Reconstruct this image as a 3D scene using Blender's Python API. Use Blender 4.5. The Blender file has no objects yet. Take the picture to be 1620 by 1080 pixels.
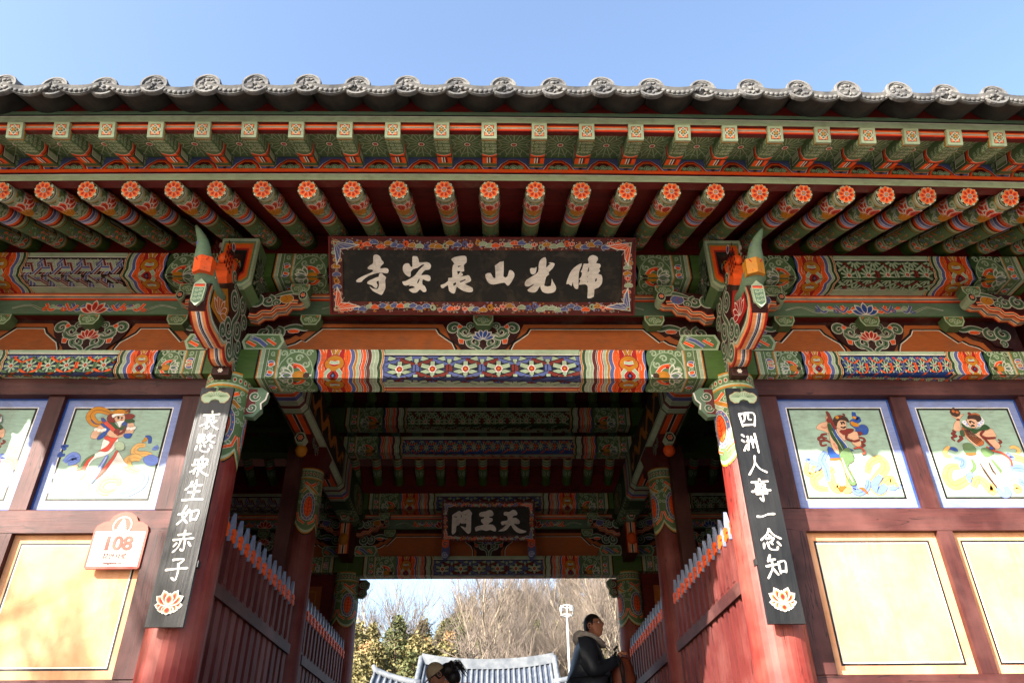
import bpy, bmesh, math, random
from math import sin, cos, pi, radians, sqrt, atan2, floor, hypot
from mathutils import Vector, Matrix
from mathutils.geometry import tessellate_polygon
random.seed(11)
S = bpy.context.scene
COL = S.collection

# ------------------------------------------------------------------ camera, sky, sun, exposure
cam_d = bpy.data.cameras.new('camera')
cam_d.lens = 26.49; cam_d.sensor_width = 36; cam_d.clip_start = .05; cam_d.clip_end = 2000
cam = bpy.data.objects.new('camera', cam_d); COL.objects.link(cam)
cx_, cy_, cz_ = Vector((0.99980704, -0.01756539, -0.0087942)), Vector((-0.00196567, -0.53489569, 0.84491581)), Vector((-0.01954526, -0.84473549, -0.53482701))
cam.matrix_world = Matrix(((cx_.x, cy_.x, cz_.x, .1123), (cx_.y, cy_.y, cz_.y, -4.95), (cx_.z, cy_.z, cz_.z, 0), (0, 0, 0, 1)))
S.camera = cam
SUN_AZ, SUN_EL = radians(47), radians(28.2)     # azimuth measured from straight in front of the gate towards its left
sun_dir = Vector((-sin(SUN_AZ)*cos(SUN_EL), -cos(SUN_AZ)*cos(SUN_EL), sin(SUN_EL)))
W = bpy.data.worlds.new('World'); S.world = W; W.use_nodes = True
nt = W.node_tree; bgn = nt.nodes['Background']
sky = nt.nodes.new('ShaderNodeTexSky'); sky.sky_type = 'NISHITA'; sky.sun_disc = False
sky.sun_elevation = SUN_EL; sky.sun_rotation = atan2(sun_dir.x, sun_dir.y)
sky.air_density = 1.0; sky.dust_density = 2.4; sky.ozone_density = 1.3
nt.links.new(sky.outputs[0], bgn.inputs[0]); bgn.inputs[1].default_value = 0.108
sd = bpy.data.lights.new('sun', 'SUN'); sd.energy = 5.0; sd.angle = radians(.53); sd.color = (1, .93, .83)
so = bpy.data.objects.new('sun', sd); COL.objects.link(so)
so.rotation_euler = sun_dir.to_track_quat('Z', 'Y').to_euler()
S.view_settings.view_transform = 'Standard'; S.view_settings.look = 'None'
S.view_settings.gamma = 1; S.view_settings.use_curve_mapping = False
S.view_settings.exposure = 2.25
S.cycles.max_bounces = 8; S.cycles.diffuse_bounces = 2

# ------------------------------------------------------------------ colours and materials
def lin(c): return tuple(((x/255)/12.92 if x <= 10 else (((x/255)+.055)/1.055)**2.4) for x in c)
PAL = {k: lin(v) for k, v in dict(
    LG=(164, 181, 150), MG=(90, 116, 76), DG=(44, 74, 38), PG=(70, 98, 44), GB=(98, 124, 100), PAN=(144, 168, 150), OR=(238, 90, 28), LO=(240, 150, 92),
    RD=(172, 30, 24), MR=(84, 20, 17), DM=(52, 14, 12), BL=(88, 98, 152), DB=(38, 74, 150), LB=(158, 168, 214), OC=(188, 122, 24),
    BR=(172, 92, 44), BR2=(188, 108, 54), WH=(230, 222, 212), BK=(14, 13, 14), SG=(30, 27, 24), SK=(206, 160, 128), HR=(62, 40, 28), GD=(196, 128, 40),
    YE=(228, 172, 92), PK=(232, 150, 120), RB=(120, 40, 30), GY=(120, 125, 130), CR=(246, 238, 230), PB=(118, 130, 176), YF=(218, 170, 98), BF=(104, 126, 196), LR=(200, 70, 50),
    SB=(118, 134, 172), MR2=(96, 34, 30), PL=(160, 72, 60)).items()}

def mat_nodes(name, rough=.6, spec=.3):
    m = bpy.data.materials.new(name); m.use_nodes = True
    n = m.node_tree.nodes; l = m.node_tree.links; b = n['Principled BSDF']
    b.inputs['Roughness'].default_value = rough; b.inputs['Specular IOR Level'].default_value = spec
    return m, n, l, b

def ramp(n, stops):
    r = n.new('ShaderNodeValToRGB'); e = r.color_ramp.elements
    while len(e) < len(stops): e.new(.5)
    for i, (p, c) in enumerate(stops):
        e[i].position = p; e[i].color = (*c, 1) if len(c) == 3 else c
    return r

def noise(n, l, scale, detail=4, vec=None, rough=.55, dist=0):
    t = n.new('ShaderNodeTexNoise'); t.inputs['Scale'].default_value = scale; t.inputs['Detail'].default_value = detail
    t.inputs['Roughness'].default_value = rough; t.inputs['Distortion'].default_value = dist
    if vec: l.new(vec, t.inputs['Vector'])
    return t

def mix(n, l, a, b, f, mode='MIX'):
    m = n.new('ShaderNodeMix'); m.data_type = 'RGBA'; m.blend_type = mode
    for s_, v in ((m.inputs['Factor'], f), (m.inputs[6], a), (m.inputs[7], b)):
        if hasattr(v, 'is_linked') or isinstance(v, bpy.types.NodeSocket): l.new(v, s_)
        elif isinstance(v, (int, float)): s_.default_value = v
        else: s_.default_value = (*v, 1)
    return m.outputs[2]

def bump(n, l, b, h, strength=.3, dist=.01):
    k = n.new('ShaderNodeBump'); k.inputs['Strength'].default_value = strength; k.inputs['Distance'].default_value = dist
    l.new(h, k.inputs['Height']); l.new(k.outputs[0], b.inputs['Normal'])

def coords(n, l, scale=(1, 1, 1), world=True):
    g = n.new('ShaderNodeNewGeometry') if world else n.new('ShaderNodeTexCoord')
    mp = n.new('ShaderNodeMapping'); mp.inputs['Scale'].default_value = scale
    l.new(g.outputs['Position'] if world else g.outputs['Object'], mp.inputs[0])
    return mp.outputs[0]

def mat_paint():
    m, n, l, b = mat_nodes('painted_wood', .58, .25)
    a = n.new('ShaderNodeAttribute'); a.attribute_name = 'paint'
    t = noise(n, l, 2.3, 5, coords(n, l)); r = ramp(n, [(.3, (.84, .82, .8)), (.7, (1.06, 1.05, 1.03))]); l.new(t.outputs[0], r.inputs[0])
    t2 = noise(n, l, 60, 3, coords(n, l, (.25, 1, 1))); r2 = ramp(n, [(.32, (.86, .86, .86)), (.62, (1.03, 1.03, 1.03))]); l.new(t2.outputs[0], r2.inputs[0])
    oi = n.new('ShaderNodeObjectInfo'); mr = n.new('ShaderNodeMapRange'); l.new(oi.outputs['Random'], mr.inputs[0]); mr.inputs[3].default_value = .84; mr.inputs[4].default_value = 1.06
    c = mix(n, l, a.outputs['Color'], r.outputs[0], 1, 'MULTIPLY'); c = mix(n, l, c, mr.outputs[0], 1, 'MULTIPLY')
    gr = noise(n, l, 7, 6, coords(n, l), .7, .5); rg = ramp(n, [(.5, (0, 0, 0)), (.72, (.4, .4, .4))]); l.new(gr.outputs[0], rg.inputs[0]); c = mix(n, l, c, lin((96, 84, 70)), rg.outputs[0])
    c = mix(n, l, c, r2.outputs[0], 1, 'MULTIPLY')
    l.new(c, b.inputs['Base Color']); bump(n, l, b, t2.outputs[0], .12, .004)
    return m

def mat_wood(name, c1, c2, sc, rough=.55, crack=True, fade=None):
    m, n, l, b = mat_nodes(name, rough, .3)
    v = coords(n, l, sc)
    t = noise(n, l, 6, 8, v, .65, .4); r = ramp(n, [(.28, c2), (.65, c1)]); l.new(t.outputs[0], r.inputs[0])
    col = r.outputs[0]
    big = noise(n, l, 1.1, 4, coords(n, l)); rb = ramp(n, [(.3, (.75, .75, .75)), (.7, (1.12, 1.1, 1.08))]); l.new(big.outputs[0], rb.inputs[0])
    col = mix(n, l, col, rb.outputs[0], 1, 'MULTIPLY')
    if fade:
        w = noise(n, l, 2.2, 6, coords(n, l)); rw = ramp(n, [(.45, (0, 0, 0)), (.75, (1, 1, 1))]); l.new(w.outputs[0], rw.inputs[0])
        mm = n.new('ShaderNodeMath'); mm.operation = 'MULTIPLY'; mm.inputs[1].default_value = .55; l.new(rw.outputs[0], mm.inputs[0])
        col = mix(n, l, col, fade, mm.outputs[0])
    if crack:
        k = noise(n, l, 1.7, 3, coords(n, l, tuple(x*1.5 for x in sc)), .55, .5)
        rk = ramp(n, [(.488, (1, 1, 1)), (.5, (.1, .08, .08)), (.512, (1, 1, 1))]); l.new(k.outputs[0], rk.inputs[0])
        msk = noise(n, l, 1.7, 2, coords(n, l)); rm = ramp(n, [(.46, (0, 0, 0)), (.52, (1, 1, 1))]); l.new(msk.outputs[0], rm.inputs[0])
        col2 = mix(n, l, col, rk.outputs[0], 1, 'MULTIPLY'); col = mix(n, l, col, col2, rm.outputs[0])
    l.new(col, b.inputs['Base Color']); bump(n, l, b, t.outputs[0], .35, .006)
    return m

def mat_simple(name, c1, c2, scale=4, rough=.7, bstr=.2, spec=.3, detail=6, sc=(1, 1, 1), bd=.01):
    m, n, l, b = mat_nodes(name, rough, spec)
    t = noise(n, l, scale, detail, coords(n, l, sc)); r = ramp(n, [(.3, c1), (.7, c2)]); l.new(t.outputs[0], r.inputs[0])
    l.new(r.outputs[0], b.inputs['Base Color'])
    if bstr: bump(n, l, b, t.outputs[0], bstr, bd)
    return m

def mat_plaster():
    m, n, l, b = mat_nodes('ochre_plaster', .8, .15)
    t = noise(n, l, 2.6, 6, coords(n, l), .6, .3); r = ramp(n, [(.25, lin((184, 122, 84))), (.5, lin((202, 145, 106))), (.75, lin((210, 160, 124)))]); l.new(t.outputs[0], r.inputs[0])
    g2 = noise(n, l, 9, 8, coords(n, l), .75, .8); rg = ramp(n, [(.5, (0, 0, 0)), (.8, (.45, .45, .45))]); l.new(g2.outputs[0], rg.inputs[0])
    c = mix(n, l, r.outputs[0], lin((140, 100, 66)), rg.outputs[0])
    dr = noise(n, l, 5, 5, coords(n, l, (3, 3, .25)), .6); rd = ramp(n, [(.5, (1, 1, 1)), (.75, (.8, .78, .74))]); l.new(dr.outputs[0], rd.inputs[0]); c = mix(n, l, c, rd.outputs[0], 1, 'MULTIPLY')
    l.new(c, b.inputs['Base Color']); bump(n, l, b, g2.outputs[0], .15)
    return m

M = {
    'paint': mat_paint(),
    'redpost': mat_wood('red_column_paint', lin((124, 38, 30)), lin((92, 27, 23)), (5, 5, .35), .55, True, lin((158, 98, 86))),
    'fencered': mat_wood('dull_red_picket_paint', lin((98, 34, 30)), lin((74, 23, 21)), (5, 5, .35), .65, True, lin((128, 82, 76))),  # column red darkened to put passage shade into the pickets and middle columns
    'maroon': mat_wood('maroon_rail_paint', lin((68, 29, 26)), lin((46, 20, 18)), (.5, 4, 6), .62, True, lin((116, 76, 70))),
    'maroonv': mat_wood('maroon_post_paint', lin((66, 28, 25)), lin((45, 19, 17)), (5, 4, .4), .62, True, lin((116, 76, 70))),
    'darkred': mat_wood('dark_red_board_paint', lin((106, 20, 16)), lin((74, 14, 12)), (.5, 1.5, 5), .6, True),
    'plaster': mat_plaster(),
    'blackboard': mat_wood('black_lacquered_board', lin((15, 15, 16)), lin((30, 30, 30)), (7, 7, .35), .4, False, lin((48, 47, 46))),
    'tile': mat_simple('grey_fired_clay', lin((26, 24, 24)), lin((52, 49, 46)), 9, .75, .3),
    'tile2': mat_simple('pale_weathered_clay', lin((66, 67, 70)), lin((106, 105, 103)), 14, .9, .4, .08),
    'farroof': mat_simple('blue_grey_roof_clay', lin((38, 46, 60)), lin((66, 74, 88)), 3, .7, .2),
    'farroof2': mat_simple('pale_cover_tile_clay', lin((70, 76, 84)), lin((104, 108, 112)), 3, .7, .2),
    'stone': mat_simple('granite', lin((100, 97, 92)), lin((132, 127, 120)), 30, .8, .2),
    'slab': mat_simple('dark_stone_paving', lin((34, 32, 30)), lin((48, 46, 43)), 20, .8, .2),
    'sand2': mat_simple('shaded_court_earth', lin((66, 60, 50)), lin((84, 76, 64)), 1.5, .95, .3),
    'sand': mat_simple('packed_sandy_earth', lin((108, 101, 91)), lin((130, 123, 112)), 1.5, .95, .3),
    'litter': mat_simple('leaf_litter', lin((60, 50, 34)), lin((104, 84, 56)), .8, .95, .5),
    'bark': mat_simple('pale_bark', lin((96, 86, 74)), lin((156, 144, 126)), 5, .9, .4, sc=(1, 1, .3)),
    'twig': mat_simple('winter_twigs', lin((84, 76, 68)), lin((124, 112, 102)), 2, .9, 0),
    'darkbark': mat_simple('dark_bark', lin((66, 54, 42)), lin((104, 88, 70)), 5, .9, .4, sc=(1, 1, .3)),
    'steel': mat_simple('white_painted_steel', lin((165, 165, 162)), lin((185, 185, 182)), 5, .4, 0, .5),
    'bladesteel': mat_simple('blue_grey_spear_paint', lin((104, 112, 136)), lin((128, 136, 158)), 14, .5, .1),
    'coat': mat_simple('dark_padded_nylon', lin((24, 27, 34)), lin((36, 40, 50)), 8, .55, .35, .4, bd=.03),
    'hood': mat_simple('grey_jersey', lin((150, 140, 135)), lin((175, 165, 158)), 20, .9, .2),
    'skin': mat_simple('skin', lin((150, 96, 74)), lin((168, 112, 90)), 12, .55, .05),
    'hair': mat_simple('black_hair', lin((16, 13, 13)), lin((34, 28, 26)), 60, .5, .5, sc=(1, 1, .2)),
    'pack': mat_simple('rust_orange_nylon', lin((84, 36, 20)), lin((108, 48, 28)), 10, .6, .3),
    'cap': mat_simple('beige_cotton', lin((150, 126, 98)), lin((172, 148, 118)), 25, .9, .15),
    'blacktop': mat_simple('black_cotton', lin((18, 18, 20)), lin((30, 30, 33)), 20, .9, .2),
    'pinktop': mat_simple('pale_pink_fleece', lin((190, 140, 128)), lin((212, 164, 150)), 30, .95, .3),
    'denim': mat_simple('dark_trouser_cloth', lin((34, 38, 50)), lin((48, 54, 68)), 30, .9, .2),
    'iron': mat_simple('dark_iron', lin((26, 25, 25)), lin((44, 42, 40)), 20, .5, .1, .5),
}
def mat_leaf(name, c1, c2):
    m, n, l, b = mat_nodes(name, .75, .15)
    o = n.new('ShaderNodeObjectInfo'); t = noise(n, l, .9, 3, coords(n, l)); t3 = noise(n, l, 7, 2, coords(n, l))
    ad = n.new('ShaderNodeMath'); ad.operation = 'ADD'; l.new(t.outputs[0], ad.inputs[0])
    mu = n.new('ShaderNodeMath'); mu.operation = 'MULTIPLY_ADD'; mu.inputs[1].default_value = .5; mu.inputs[2].default_value = -.25; l.new(t3.outputs[0], mu.inputs[0])
    l.new(mu.outputs[0], ad.inputs[1]); r = ramp(n, [(.3, c1), (.7, c2)]); l.new(ad.outputs[0], r.inputs[0])
    l.new(r.outputs[0], b.inputs['Base Color']); return m
M['pine'] = mat_leaf('pine_needles', lin((54, 62, 38)), lin((92, 94, 60)))
M['olive'] = mat_leaf('yellow_green_needles', lin((82, 80, 48)), lin((124, 114, 78)))
M['rust'] = mat_leaf('dry_brown_leaves', lin((130, 100, 66)), lin((160, 130, 92)))

# ------------------------------------------------------------------ mesh builder
V = Vector
class Geo:
    def __init__(s): s.v = []; s.f = []; s.c = []; s.m = []; s.smooth = []
    def face(s, pts, col='LG', mat='paint', sm=False):
        i = len(s.v); s.v.extend(pts); s.f.append(tuple(range(i, i+len(pts)))); s.c.append(col); s.m.append(mat); s.smooth.append(sm)
    def box(s, x0, x1, y0, y1, z0, z1, col='MR', mat='paint', cols=None):
        p = [V((x, y, z)) for z in (z0, z1) for y in (y0, y1) for x in (x0, x1)]
        for k, q in (('bottom', (0, 2, 3, 1)), ('top', (4, 5, 7, 6)), ('front', (0, 1, 5, 4)), ('back', (2, 6, 7, 3)), ('left', (0, 4, 6, 2)), ('right', (1, 3, 7, 5))):
            s.face([p[i] for i in q], (cols or {}).get(k, col), mat)
    def prism(s, prof, O, A, X, Y, L, col='MR', mat='paint', capcol=None, closed=True, caps=True, sm=False, seg=1, bend=None):
        """profile of 2-D points swept along A for length L"""
        O, A, X, Y = V(O), V(A), V(X), V(Y)
        P = lambda q, u: (O + A*u + X*q[0] + Y*q[1]) + (bend(O + A*u) if bend else V((0, 0, 0)))
        n = len(prof)
        for i in range(n if closed else n-1):
            a, b = prof[i], prof[(i+1) % n]
            cc = col[i % len(col)] if isinstance(col, list) else col
            for k in range(seg):
                u0, u1 = L*k/seg, L*(k+1)/seg
                s.face([P(a, u0), P(a, u1), P(b, u1), P(b, u0)], cc, mat, sm)
        if caps:
            s.face([P(q, 0) for q in prof], capcol or (col if not isinstance(col, list) else col[0]), mat)
            s.face([P(q, L) for q in reversed(prof)], capcol or (col if not isinstance(col, list) else col[0]), mat)
    def tube(s, pts, rad, n=8, col='LG', mat='paint', sm=True, caps=True):
        rings = []; prev = None
        for i, p in enumerate(pts):
            p = V(p); t = (V(pts[min(i+1, len(pts)-1)]) - V(pts[max(i-1, 0)]))
            if t.length < 1e-9: t = V((0, 0, 1))
            t.normalize()
            if prev is None: a = t.orthogonal().normalized()
            else:
                a = prev - t*prev.dot(t)
                a = a.normalized() if a.length > 1e-6 else t.orthogonal().normalized()
            prev = a; b = t.cross(a); r = rad[i] if isinstance(rad, (list, tuple)) else rad
            rings.append([p + (a*cos(2*pi*k/n) + b*sin(2*pi*k/n))*r for k in range(n)])
        base = len(s.v)
        for r_ in rings: s.v.extend(r_)
        for i in range(len(rings)-1):
            for k in range(n):
                s.f.append((base+i*n+k, base+i*n+(k+1) % n, base+(i+1)*n+(k+1) % n, base+(i+1)*n+k)); s.c.append(col); s.m.append(mat); s.smooth.append(sm)
        if caps:
            s.f.append(tuple(base+k for k in range(n))[::-1]); s.c.append(col); s.m.append(mat); s.smooth.append(False)
            e = base+(len(rings)-1)*n; s.f.append(tuple(e+k for k in range(n))); s.c.append(col); s.m.append(mat); s.smooth.append(False)
    def ball(s, c, r, n=10, m_=6, col='LG', mat='paint'):
        c = V(c); r = V(r) if not isinstance(r, (int, float)) else V((r, r, r)); base = len(s.v)
        for i in range(m_+1):
            th = pi*i/m_
            for k in range(n): s.v.append(V((c.x+r.x*sin(th)*cos(2*pi*k/n), c.y+r.y*sin(th)*sin(2*pi*k/n), c.z+r.z*cos(th))))
        for i in range(m_):
            for k in range(n):
                s.f.append((base+i*n+k, base+(i+1)*n+k, base+(i+1)*n+(k+1) % n, base+i*n+(k+1) % n)); s.c.append(col); s.m.append(mat); s.smooth.append(True)
    def plate(s, outline, pm, thick, col='LG', side=None, mat='paint'):
        """flat outline (u,v) on a PathMap plane, raised by thick towards the viewer"""
        top = [pm.pt(u, v, thick) for u, v in outline]; bot = [pm.pt(u, v, 0) for u, v in outline]
        s.face(top, col, mat); n = len(outline)
        for i in range(n): s.face([bot[i], bot[(i+1) % n], top[(i+1) % n], top[i]], side or col, mat)
    def paint(s, sh, pm, mat='paint', eps=.00035):
        segs = pm.segs
        for tri, c, lv in sh.it:
            v0 = min(p[1] for p in tri); v1 = max(p[1] for p in tri)
            for (a, b, i) in segs:
                if v1 <= a+1e-7 or v0 >= b-1e-7: continue
                q = tri
                if v0 < a: q = clip(q, a, 1)
                if v1 > b and len(q) > 2: q = clip(q, b, -1)
                if len(q) > 2: s.face([pm.seg_pt(i, u, v, .0004+lv*eps) for u, v in q], c, mat)
    def build(s, name, parent=None, loc=None, kind=None):
        me = bpy.data.meshes.new(name); me.from_pydata([tuple(v) for v in s.v], [], s.f)
        mats = []
        for m_ in s.m:
            if m_ not in mats: mats.append(m_)
        for m_ in mats: me.materials.append(M[m_])
        me.polygons.foreach_set('material_index', [mats.index(m_) for m_ in s.m])
        me.polygons.foreach_set('use_smooth', s.smooth)
        if 'paint' in mats:
            at = me.attributes.new('paint', 'FLOAT_COLOR', 'CORNER'); buf = []
            for f, c in zip(s.f, s.c):
                buf.extend((*PAL[c], 1)*len(f))
            at.data.foreach_set('color', buf)
        me.update(); me.validate()
        o = bpy.data.objects.new(name, me); COL.objects.link(o)
        if parent: o.parent = parent
        if loc: o.location = loc
        if kind: o['kind'] = kind
        return o

def clip(poly, c, sgn):
    out = []; n = len(poly)
    for i in range(n):
        a, b = poly[i], poly[(i+1) % n]; da, db = (a[1]-c)*sgn, (b[1]-c)*sgn
        if da >= 0: out.append(a)
        if (da > 0 and db < 0) or (da < 0 and db > 0):
            t = da/(da-db); out.append((a[0]+(b[0]-a[0])*t, a[1]+(b[1]-a[1])*t))
    return out

class PathMap:
    """sheet (u,v) -> 3-D: u runs along A, v runs along the profile; sgn picks the outward side"""
    def __init__(s, prof, O=(0, 0, 0), A=(1, 0, 0), X=(0, 1, 0), Y=(0, 0, 1), sgn=1, bend=None):
        s.O, s.A, s.X, s.Y, s.bend = V(O), V(A), V(X), V(Y), bend
        s.prof = prof; s.segs = []; s.n = []; d = 0
        for i in range(len(prof)-1):
            dx, dy = prof[i+1][0]-prof[i][0], prof[i+1][1]-prof[i][1]; L = hypot(dx, dy)
            s.segs.append((d, d+L, i)); s.n.append((dy/L*sgn, -dx/L*sgn)); d += L
        s.len = d
    def seg_pt(s, i, u, v, off):
        a, b, _ = s.segs[i]; t = (v-a)/(b-a); p, q = s.prof[i], s.prof[i+1]
        x = p[0]+(q[0]-p[0])*t + s.n[i][0]*off; y = p[1]+(q[1]-p[1])*t + s.n[i][1]*off
        r = s.O + s.A*u + s.X*x + s.Y*y
        return r + s.bend(r) if s.bend else r
    def pt(s, u, v, off=0):
        for a, b, i in s.segs:
            if v <= b+1e-9: return s.seg_pt(i, u, v, off)
        return s.seg_pt(len(s.segs)-1, u, v, off)

def plane(O, A, D, sgn=1):
    """flat PathMap: origin O, u along A, v along D (outward = chosen by sgn: D x A direction)"""
    A, D = V(A).normalized(), V(D).normalized(); N = D.cross(A)*sgn
    pm = PathMap([(0, 0), (50, 0)], O, A, D, N, 1); pm.n = [(0, 1)]
    pm.segs = [(-1e9, 1e9, 0)]; pm.seg_pt = lambda i, u, v, off: pm.O + pm.A*u + pm.X*v + pm.Y*off
    pm.pt = lambda u, v, off=0: pm.O + pm.A*u + pm.X*v + pm.Y*off
    return pm

class Sheet:
    """2-D painter: coloured polygons, each laid a hair above what it covers"""
    def __init__(s, cell=.008, floor_=2): s.it = []; s.cell = cell; s.g = {}; s.fl = floor_; s.M = (1, 0, 0, 1, 0, 0)
    def at(s, x=0, y=0, rot=0, sx=1, sy=None):
        sh = s
        class C_:
            def __enter__(c):
                c.old = sh.M; a, b, c_, d, e, f = sh.M; k = sx if sy is None else sy
                m = (cos(rot)*sx, sin(rot)*sx, -sin(rot)*k, cos(rot)*k, x, y)
                sh.M = (a*m[0]+c_*m[1], b*m[0]+d*m[1], a*m[2]+c_*m[3], b*m[2]+d*m[3], a*m[4]+c_*m[5]+e, b*m[4]+d*m[5]+f)
            def __exit__(c, *k): sh.M = c.old
        return C_()
    def poly(s, pts, col, lv=None):
        a, b, c, d, e, f = s.M; q = [(a*x+c*y+e, b*x+d*y+f) for x, y in pts]
        if len(q) == 3: tris = [q]
        else:
            tris = [[q[i] for i in t] for t in tessellate_polygon([[V((x, y, 0)) for x, y in q]])]
        if lv is None:
            cells = set(); k = s.cell
            for t in tris:
                x0, x1 = min(p[0] for p in t), max(p[0] for p in t); y0, y1 = min(p[1] for p in t), max(p[1] for p in t)
                for i in range(floor(x0/k), floor(x1/k)+1):
                    for j in range(floor(y0/k), floor(y1/k)+1): cells.add((i, j))
            lv = max((s.g.get(z, s.fl) for z in cells), default=s.fl)+1
            for z in cells: s.g[z] = lv
        for t in tris: s.it.append((t, col, lv))
    def rect(s, x0, y0, x1, y1, col, lv=None): s.poly([(x0, y0), (x1, y0), (x1, y1), (x0, y1)], col, lv)
    def ell(s, x, y, rx, ry=None, col='WH', n=10, lv=None, rot=0):
        ry = rx if ry is None else ry; cr, sr = cos(rot), sin(rot)
        s.poly([(x+rx*cos(t)*cr-ry*sin(t)*sr, y+rx*cos(t)*sr+ry*sin(t)*cr) for t in [2*pi*i/n for i in range(n)]], col, lv)
    def ring(s, x, y, r, w, col, n=12, lv=None):
        s.line([(x+r*cos(2*pi*i/n), y+r*sin(2*pi*i/n)) for i in range(n+1)], w, col, lv)
    def line(s, pts, w, col, lv=None):
        """constant or tapering ribbon along pts"""
        n = len(pts); L = []; R = []
        for i, p in enumerate(pts):
            a = pts[max(i-1, 0)]; b = pts[min(i+1, n-1)]; dx, dy = b[0]-a[0], b[1]-a[1]; k = hypot(dx, dy) or 1
            ww = (w[i] if isinstance(w, (list, tuple)) else w)/2
            L.append((p[0]-dy/k*ww, p[1]+dx/k*ww)); R.append((p[0]+dy/k*ww, p[1]-dx/k*ww))
        if lv is None and n > 2:
            q0 = s.fl; a, b, c, d, e, f = s.M; cells = set(); k = s.cell
            for p in L+R+[((L[i][0]+L[i+1][0])/2, (L[i][1]+L[i+1][1])/2) for i in range(n-1)]+list(pts):
                cells.add((floor((a*p[0]+c*p[1]+e)/k), floor((b*p[0]+d*p[1]+f)/k)))
            lv = max(s.g.get(z, s.fl) for z in cells)+1
            for z in cells: s.g[z] = lv
        for i in range(n-1): s.poly([L[i], L[i+1], R[i+1], R[i]], col, lv)
    def oline(s, pts, w, col, o='WH', ow=.25):
        k = w if not isinstance(w, (list, tuple)) else max(w)
        s.line(pts, [x+k*ow for x in w] if isinstance(w, (list, tuple)) else w*(1+ow), o); s.line(pts, w, col)
    def curl(s, x, y, r, rot=0, sgn=1, w=.18, col='LG', turns=1.25, o=None, n=12):
        pts = []; ws = []
        for i in range(n+1):
            t = i/n; a = rot+sgn*t*turns*2*pi; rr = r*(1-.78*t)
            pts.append((x+rr*cos(a), y+rr*sin(a))); ws.append(r*w*1.4*(1.15-.4*t))
        if o: s.line(pts, [q*1.5 for q in ws], o)
        s.line(pts, ws, col)
    def petal(s, x, y, rot, L, wd, cols, tip=.0):
        """cols from outside in"""
        c, sn = cos(rot), sin(rot)
        for k, col in enumerate(cols):
            f = 1-k*.2; l2, w2 = L*f, wd*f; o = L*(1-f)*.45
            P = [(0, 0), (.25, .38), (.55, .5), (.8, .36), (1, 0), (.8, -.36), (.55, -.5), (.25, -.38)]
            s.poly([(x+(o+a*l2)*c-(b*w2)*sn, y+(o+a*l2)*sn+(b*w2)*c) for a, b in P], col)

def interp(a, b, t): return a+(b-a)*t
def smooth(pts, n=4, closed=False):
    """Catmull-Rom through pts"""
    P = [tuple(p) for p in pts]; N = len(P); out = []
    rng = range(N) if closed else range(N-1)
    for i in rng:
        g = lambda k: P[k % N] if closed else P[max(0, min(N-1, k))]
        p0, p1, p2, p3 = g(i-1), g(i), g(i+1), g(i+2)
        for j in range(n):
            t = j/n
            out.append(tuple(.5*((2*p1[d])+(-p0[d]+p2[d])*t+(2*p0[d]-5*p1[d]+4*p2[d]-p3[d])*t*t+(-p0[d]+3*p1[d]-3*p2[d]+p3[d])*t**3) for d in range(len(p1))))
    if not closed: out.append(P[-1])
    return out
def empty(name, loc=(0, 0, 0), label=None, cat=None, group=None, rz=0):
    o = bpy.data.objects.new(name, None); COL.objects.link(o); o.location = loc; o.rotation_euler = (0, 0, rz); o.empty_display_size = .3
    tag(o, label, cat, group); return o
def tag(o, label=None, cat=None, group=None, kind=None):
    if label: o['label'] = label
    if cat: o['category'] = cat
    if group: o['group'] = group
    if kind: o['kind'] = kind
    return o
def copy(o, parent=None, loc=None, rot=None, scale=None):
    c = o.copy(); COL.objects.link(c)
    c.parent = parent if parent is not None else o.parent
    if loc is not None: c.location = loc
    if rot is not None: c.rotation_euler = rot
    if scale is not None: c.scale = scale
    for ch in [x for x in o.children]: copy(ch, c)
    return c
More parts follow.
